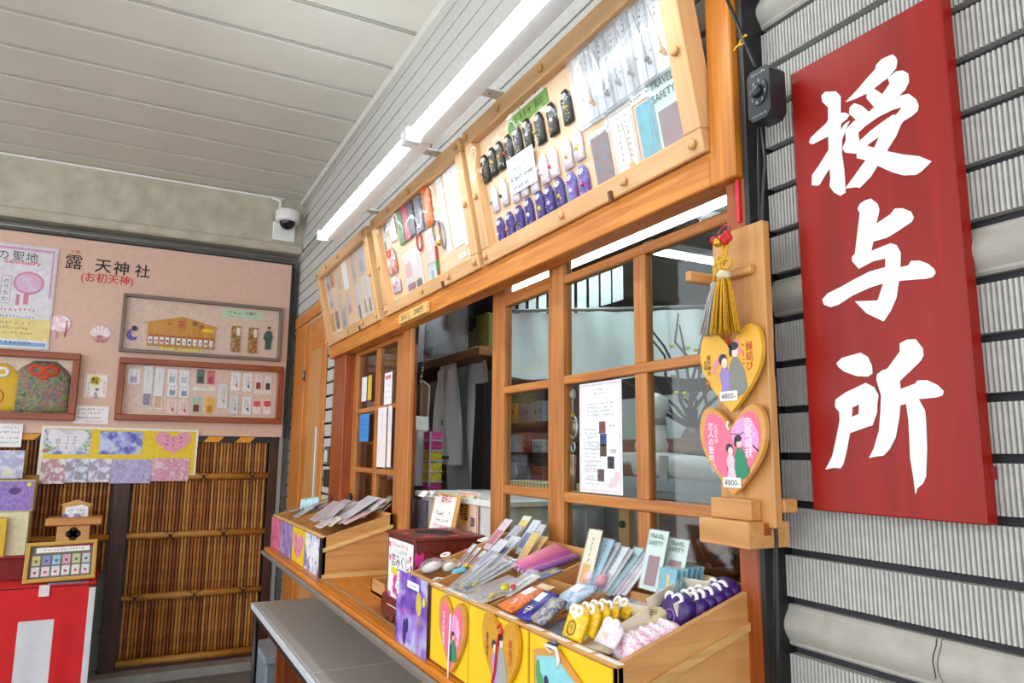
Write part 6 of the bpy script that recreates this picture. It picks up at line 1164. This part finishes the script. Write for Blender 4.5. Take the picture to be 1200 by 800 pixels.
dm = thing('dome_detector', 'clear dome detector on the ceiling inside the shop', 'detector', T(-2.2, 2.1, 1.0+H)); part(dm, 'base', MB().lathe([(.075, 0), (.075, .04)], (0, 0, 0), 'z', 20), WHITE); part(dm, 'dome', MB().ball((0, 0, -.0), .062, 1, .8, 18, 10), pm('#cfd4d8', .1))
# white curtain added inside, in place of a cloth reflected in the panes
CU = pm('#d3dfe0', .8, .06, 5)
ZCU = H+.60; Pa, Pb = PZ(590, 368, ZCU), PZ(850, 362, ZCU); Pb.z = Pa.z = ZCU; hc = .27; wc = (Pb-Pa).length
CUM = FR((Pa.x, Pa.y, ZCU-hc), Pb-Pa, (0, 0, 1)); icu = thing('standin_curtain', 'wide pale blue-white cloth curtain hung across the inner room', 'curtain', CUM); m = MB(); nx, nz = 48, 8
for sgn in (0, 1):
    vs = [(wc*i/nx, hc*j/nz-.02*abs(math.sin(i/nx*math.pi*3))*(1-j/nz), .018*math.sin(i*.9+j*.2)*(1-.4*j/nz)+.012*math.sin(i*.37)-sgn*.003) for j in range(nz+1) for i in range(nx+1)]; fs = []
    for j in range(nz):
        for i in range(nx): a = j*(nx+1)+i; f_ = (a, a+1, a+nx+2, a+nx+1); fs.append(f_ if not sgn else f_[::-1])
    m.add(vs, fs, True)
part(icu, 'cloth', m, CU); part(icu, 'seam', MB().box(wc*.62, wc*.628, 0, hc, .02, .026), pm('#b4c0c2', .7))
solo('curtain_rod', 'thin rod carrying the pale inner curtain', 'rod', MB().tube([Pa+Vector((0, 0, .012)), Pb+Vector((0, 0, .012))], .008, 8), GREYM, I4)
# hanging paper strips at the top of the far panes
for k, (u, v) in enumerate(((600, 372), (612, 366), (624, 361), (636, 356), (668, 348), (682, 342), (696, 337), (710, 331), (724, 326))):
    a, b = PF(u, v, SHOP(0, 1.8, 0)); card('%s hanging paper strip from the left behind the upper panes' % ORD[k], SHOP(a, 1.8, b), .075, .2, '#b8c2c6', lines=1, sleeve=False, name='paper_strip', cat='paper', group='paper strips hanging behind upper panes')
# shelves with goods behind the middle sash
shf = thing('goods_shelf', 'inner shelf rack with boxed goods behind the middle sash', 'shelf', SHOP(0, 1.85, 0))
for v in (495, 530, 562):
    p = PY(615, v, 1.85); part(shf, 'board', MB().box(-4.1, -3.1, p.z-.03, p.z, -.3, 0), DARKW['x'])
part(shf, 'upright', MB().box(-4.1, -4.06, .6, 1.6, -.3, 0), DARKW['y']); part(shf, 'upright', MB().box(-3.14, -3.1, .6, 1.6, -.3, 0), DARKW['y'])
rg = random.Random(5); n = 0
GL = ['red goods pack', 'white goods pack', 'grey goods pack', 'orange goods pack', 'violet goods pack', 'blue-grey goods pack']
for r_, v in enumerate((495, 530, 562)):
    zz = PY(615, v, 1.85).z
    for k in range(6):
        xx = -4.0+k*.15; hh_ = rg.uniform(.06, .11); t = thing('goods_pack', '%s, %s on the %s inner shelf' % (GL[(k+r_*2) % 6], ORD[k]+' from the left', ['top', 'middle', 'lower'][r_]), 'pack', SHOP(xx, 1.85, zz), 'packs on the inner shelf'); part(t, 'body', MB().box(-.06, .06, 0, hh_, -.12, 0, .003), pm(['#a8443a', '#c8c8c8', '#8a8c92', '#c86a3a', '#7a6a98', '#7a8898'][(k+r_*2) % 6], .4, .15, 60)); part(t, 'print', MB().ticks(0, hh_/2, .09, hh_*.3, .001), INK)
t = thing('woven_basket', 'pale yellow woven mesh basket behind the middle sash', 'basket', SHOP(PY(618, 575, 1.5).x, 1.5, PY(618, 590, 1.5).z)); part(t, 'body', MB().box(-.25, .25, 0, .09, -.15, 0, .01), pm('#c8bc7a', .7, .1, 40)); m = MB()
for k in range(18): m.box(-.25+k*.028, -.247+k*.028, 0, .09, .0, .002)
for k in range(6): m.box(-.25, .25, .008+k*.015, .010+k*.015, .0, .002)
part(t, 'mesh', m, pm('#6a5c34', .7))
# near window, right column: stand-in figurine and twig vase, wrapped bundle on rails
YV = 1.7
p = PY(768, 530, YV); fg = thing('standin_figurine', 'white lacquered finial figurine behind the right window column', 'figurine', SHOP(p.x, YV, p.z)); zt2 = PY(768, 460, YV).z-p.z; part(fg, 'body', MB().lathe([(.07, 0), (.075, .03), (.05, .06), (.035, .16), (.045, zt2-.12), (.03, zt2-.1), (.055, zt2-.06), (.05, zt2-.02), (.012, zt2)], (0, 0, 0), 'y', 18), pm('#e2e2de', .35)); part(fg, 'base', MB().box(-.1, .1, -.04, 0, -.08, .08, .006), pm('#d8d8d4', .4))  # stands in for a white outdoor post that shows in the pane
rz_ = PY(800, 520, YV).z; rr = thing('inner_rail', 'brown wooden rails of the inner desk behind the right panes', 'rail', SHOP(0, YV, 0)); 
part(rr, 'rail', MB().box(-2.45, -1.5, rz_-.03, rz_+.02, -.05, 0, .004), wood('#8a5a34', '#6a3f20', 'x', .5)); part(rr, 'rail', MB().box(-2.45, -1.5, rz_-.12, rz_-.075, -.05, 0, .004), wood('#8a5a34', '#6a3f20', 'x', .5)); part(rr, 'post', MB().box(-1.62, -1.56, .3, rz_+.02, -.05, 0), DARKW['y']); part(rr, 'desk_panel', MB().box(-2.45, -1.5, .45, rz_-.17, -.03, 0), pm('#8d9694', .6, .06, 6))
p = PY(795, 541, YV-.1); t = thing('wrapped_bundle', 'white wrapped cloth bundle lying on the inner desk', 'bundle', SHOP(p.x, YV-.06, p.z-.03)); part(t, 'wrap', MB().puff([(-.22, -.02), (.24, -.03), (.28, .02), (.1, .05), (-.1, .06), (-.24, .03)], 0, .1), pm('#dfe2e4', .5, .05, 20)); part(t, 'tape', MB().box(-.02, .02, -.03, .05, .098, .103), pm('#c8ccce', .4))
vz = thing('standin_vase', 'vase of dark twigs with yellow-green leaves behind right panes', 'vase', SHOP(PY(815, 520, YV+.1).x, YV+.1, PY(815, 520, YV+.1).z)); part(vz, 'vase', MB().lathe([(.04, -.1), (.06, -.05), (.05, .03), (.03, .06)], (0, 0, 0), 'y', 14), pm('#5a5048', .4)); rg = random.Random(11)  # stands in for outdoor branches that show in the panes
tw = MB(); lv = MB()
for k in range(13):
    a = rg.uniform(-1.1, 1.1); L = rg.uniform(.25, .5); P = [(0, .05, 0)]; 
    for j in range(1, 5): P.append((math.sin(a)*L*j/4+rg.uniform(-.02, .02), .05+math.cos(a)*L*j/4, rg.uniform(-.05, .05)))
    tw.tube(P, .006, 5, False, [.008, .007, .006, .005, .003])
    if k < 7: 
        for j in range(3): q = P[rg.randrange(1, 4)]; lv.ball((q[0]+rg.uniform(-.03, .03), q[1]+rg.uniform(-.03, .03), q[2]), .016, .5, .5, 6, 4)
part(vz, 'twigs', tw, pm('#2a2422', .8)); part(vz, 'leaves', lv, pm('#b0b834', .6))
struct('wall_partition', MB().box(-3.0, -1.2, 2.02, 2.06, .0, 1.72), pm('#aab2b4', .7, .06, 4), I4)
# carved wheel relief behind the lowest right pane
p = PY(838, 655, 1.16); cw = thing('carved_panel', 'dark carved wooden panel with petal wheel behind lowest right pane', 'carving', SHOP(p.x, 1.16, p.z)); part(cw, 'panel', MB().box(-.19, .17, -.2, .12, -.02, 0), wood('#6a3416', '#45200c', 'x', .4)); 
for k in range(14):
    A = 2*math.pi*k/14; mm = Matrix.Translation((-.01, -.02, 0)) @ Matrix.Rotation(A, 4, 'Z'); part(cw, 'petal', MB(mm).puff([(.0, -.006), (.06, -.017), (.085, 0), (.06, .017), (0, .006)], 0, .012), wood('#7a3c18', '#52260e', 'x', .4))
part(cw, 'hub', MB().ball((-.01, -.02, .004), .018, 1, .6), DEEP['x'])
# lowest left pane: grey cloth and wooden strip with a knob
p = PY(690, 622, 1.2); t, w, h = drape('silver grey plastic sheet behind lowest left pane', 664, 596, 703, 660, 1.22, pm('#9ea4a6', .4, .1, 20), name='grey_sheet', folds=3, amp=.012, cat='sheet')
p = PY(731, 640, 1.17); t = thing('wooden_strip', 'upright wooden strip with dark knob behind lowest left pane', 'strip', SHOP(p.x, 1.17, 0)); part(t, 'strip', MB().box(-.022, .022, ZK-.05, H-.135, -.02, 0, .002), TAN['y']); part(t, 'knob', MB().ball((0, PY(731, 614, 1.17).z, .004), .01), INK)
# small control boxes on the siding beside the door
for k, (v, c_) in enumerate(((533, '#d8d4cc'), (560, '#2a2a2a'))):
    p = PY(380, v, 1.03); t = thing('control_box', ['white labelled control box on the siding by the door', 'dark control box below the white one by the door'][k], 'control box', SHOP(-4.34, 1.03, p.z)); part(t, 'housing', MB().box(-.05, .05, -.05, .05, -.03, .0, .004), pm('#5a5048' if k == 0 else '#222224', .5)); part(t, 'label', MB().box(-.035, .035, -.04, .03, .0004, .0015), pm(c_, .5))
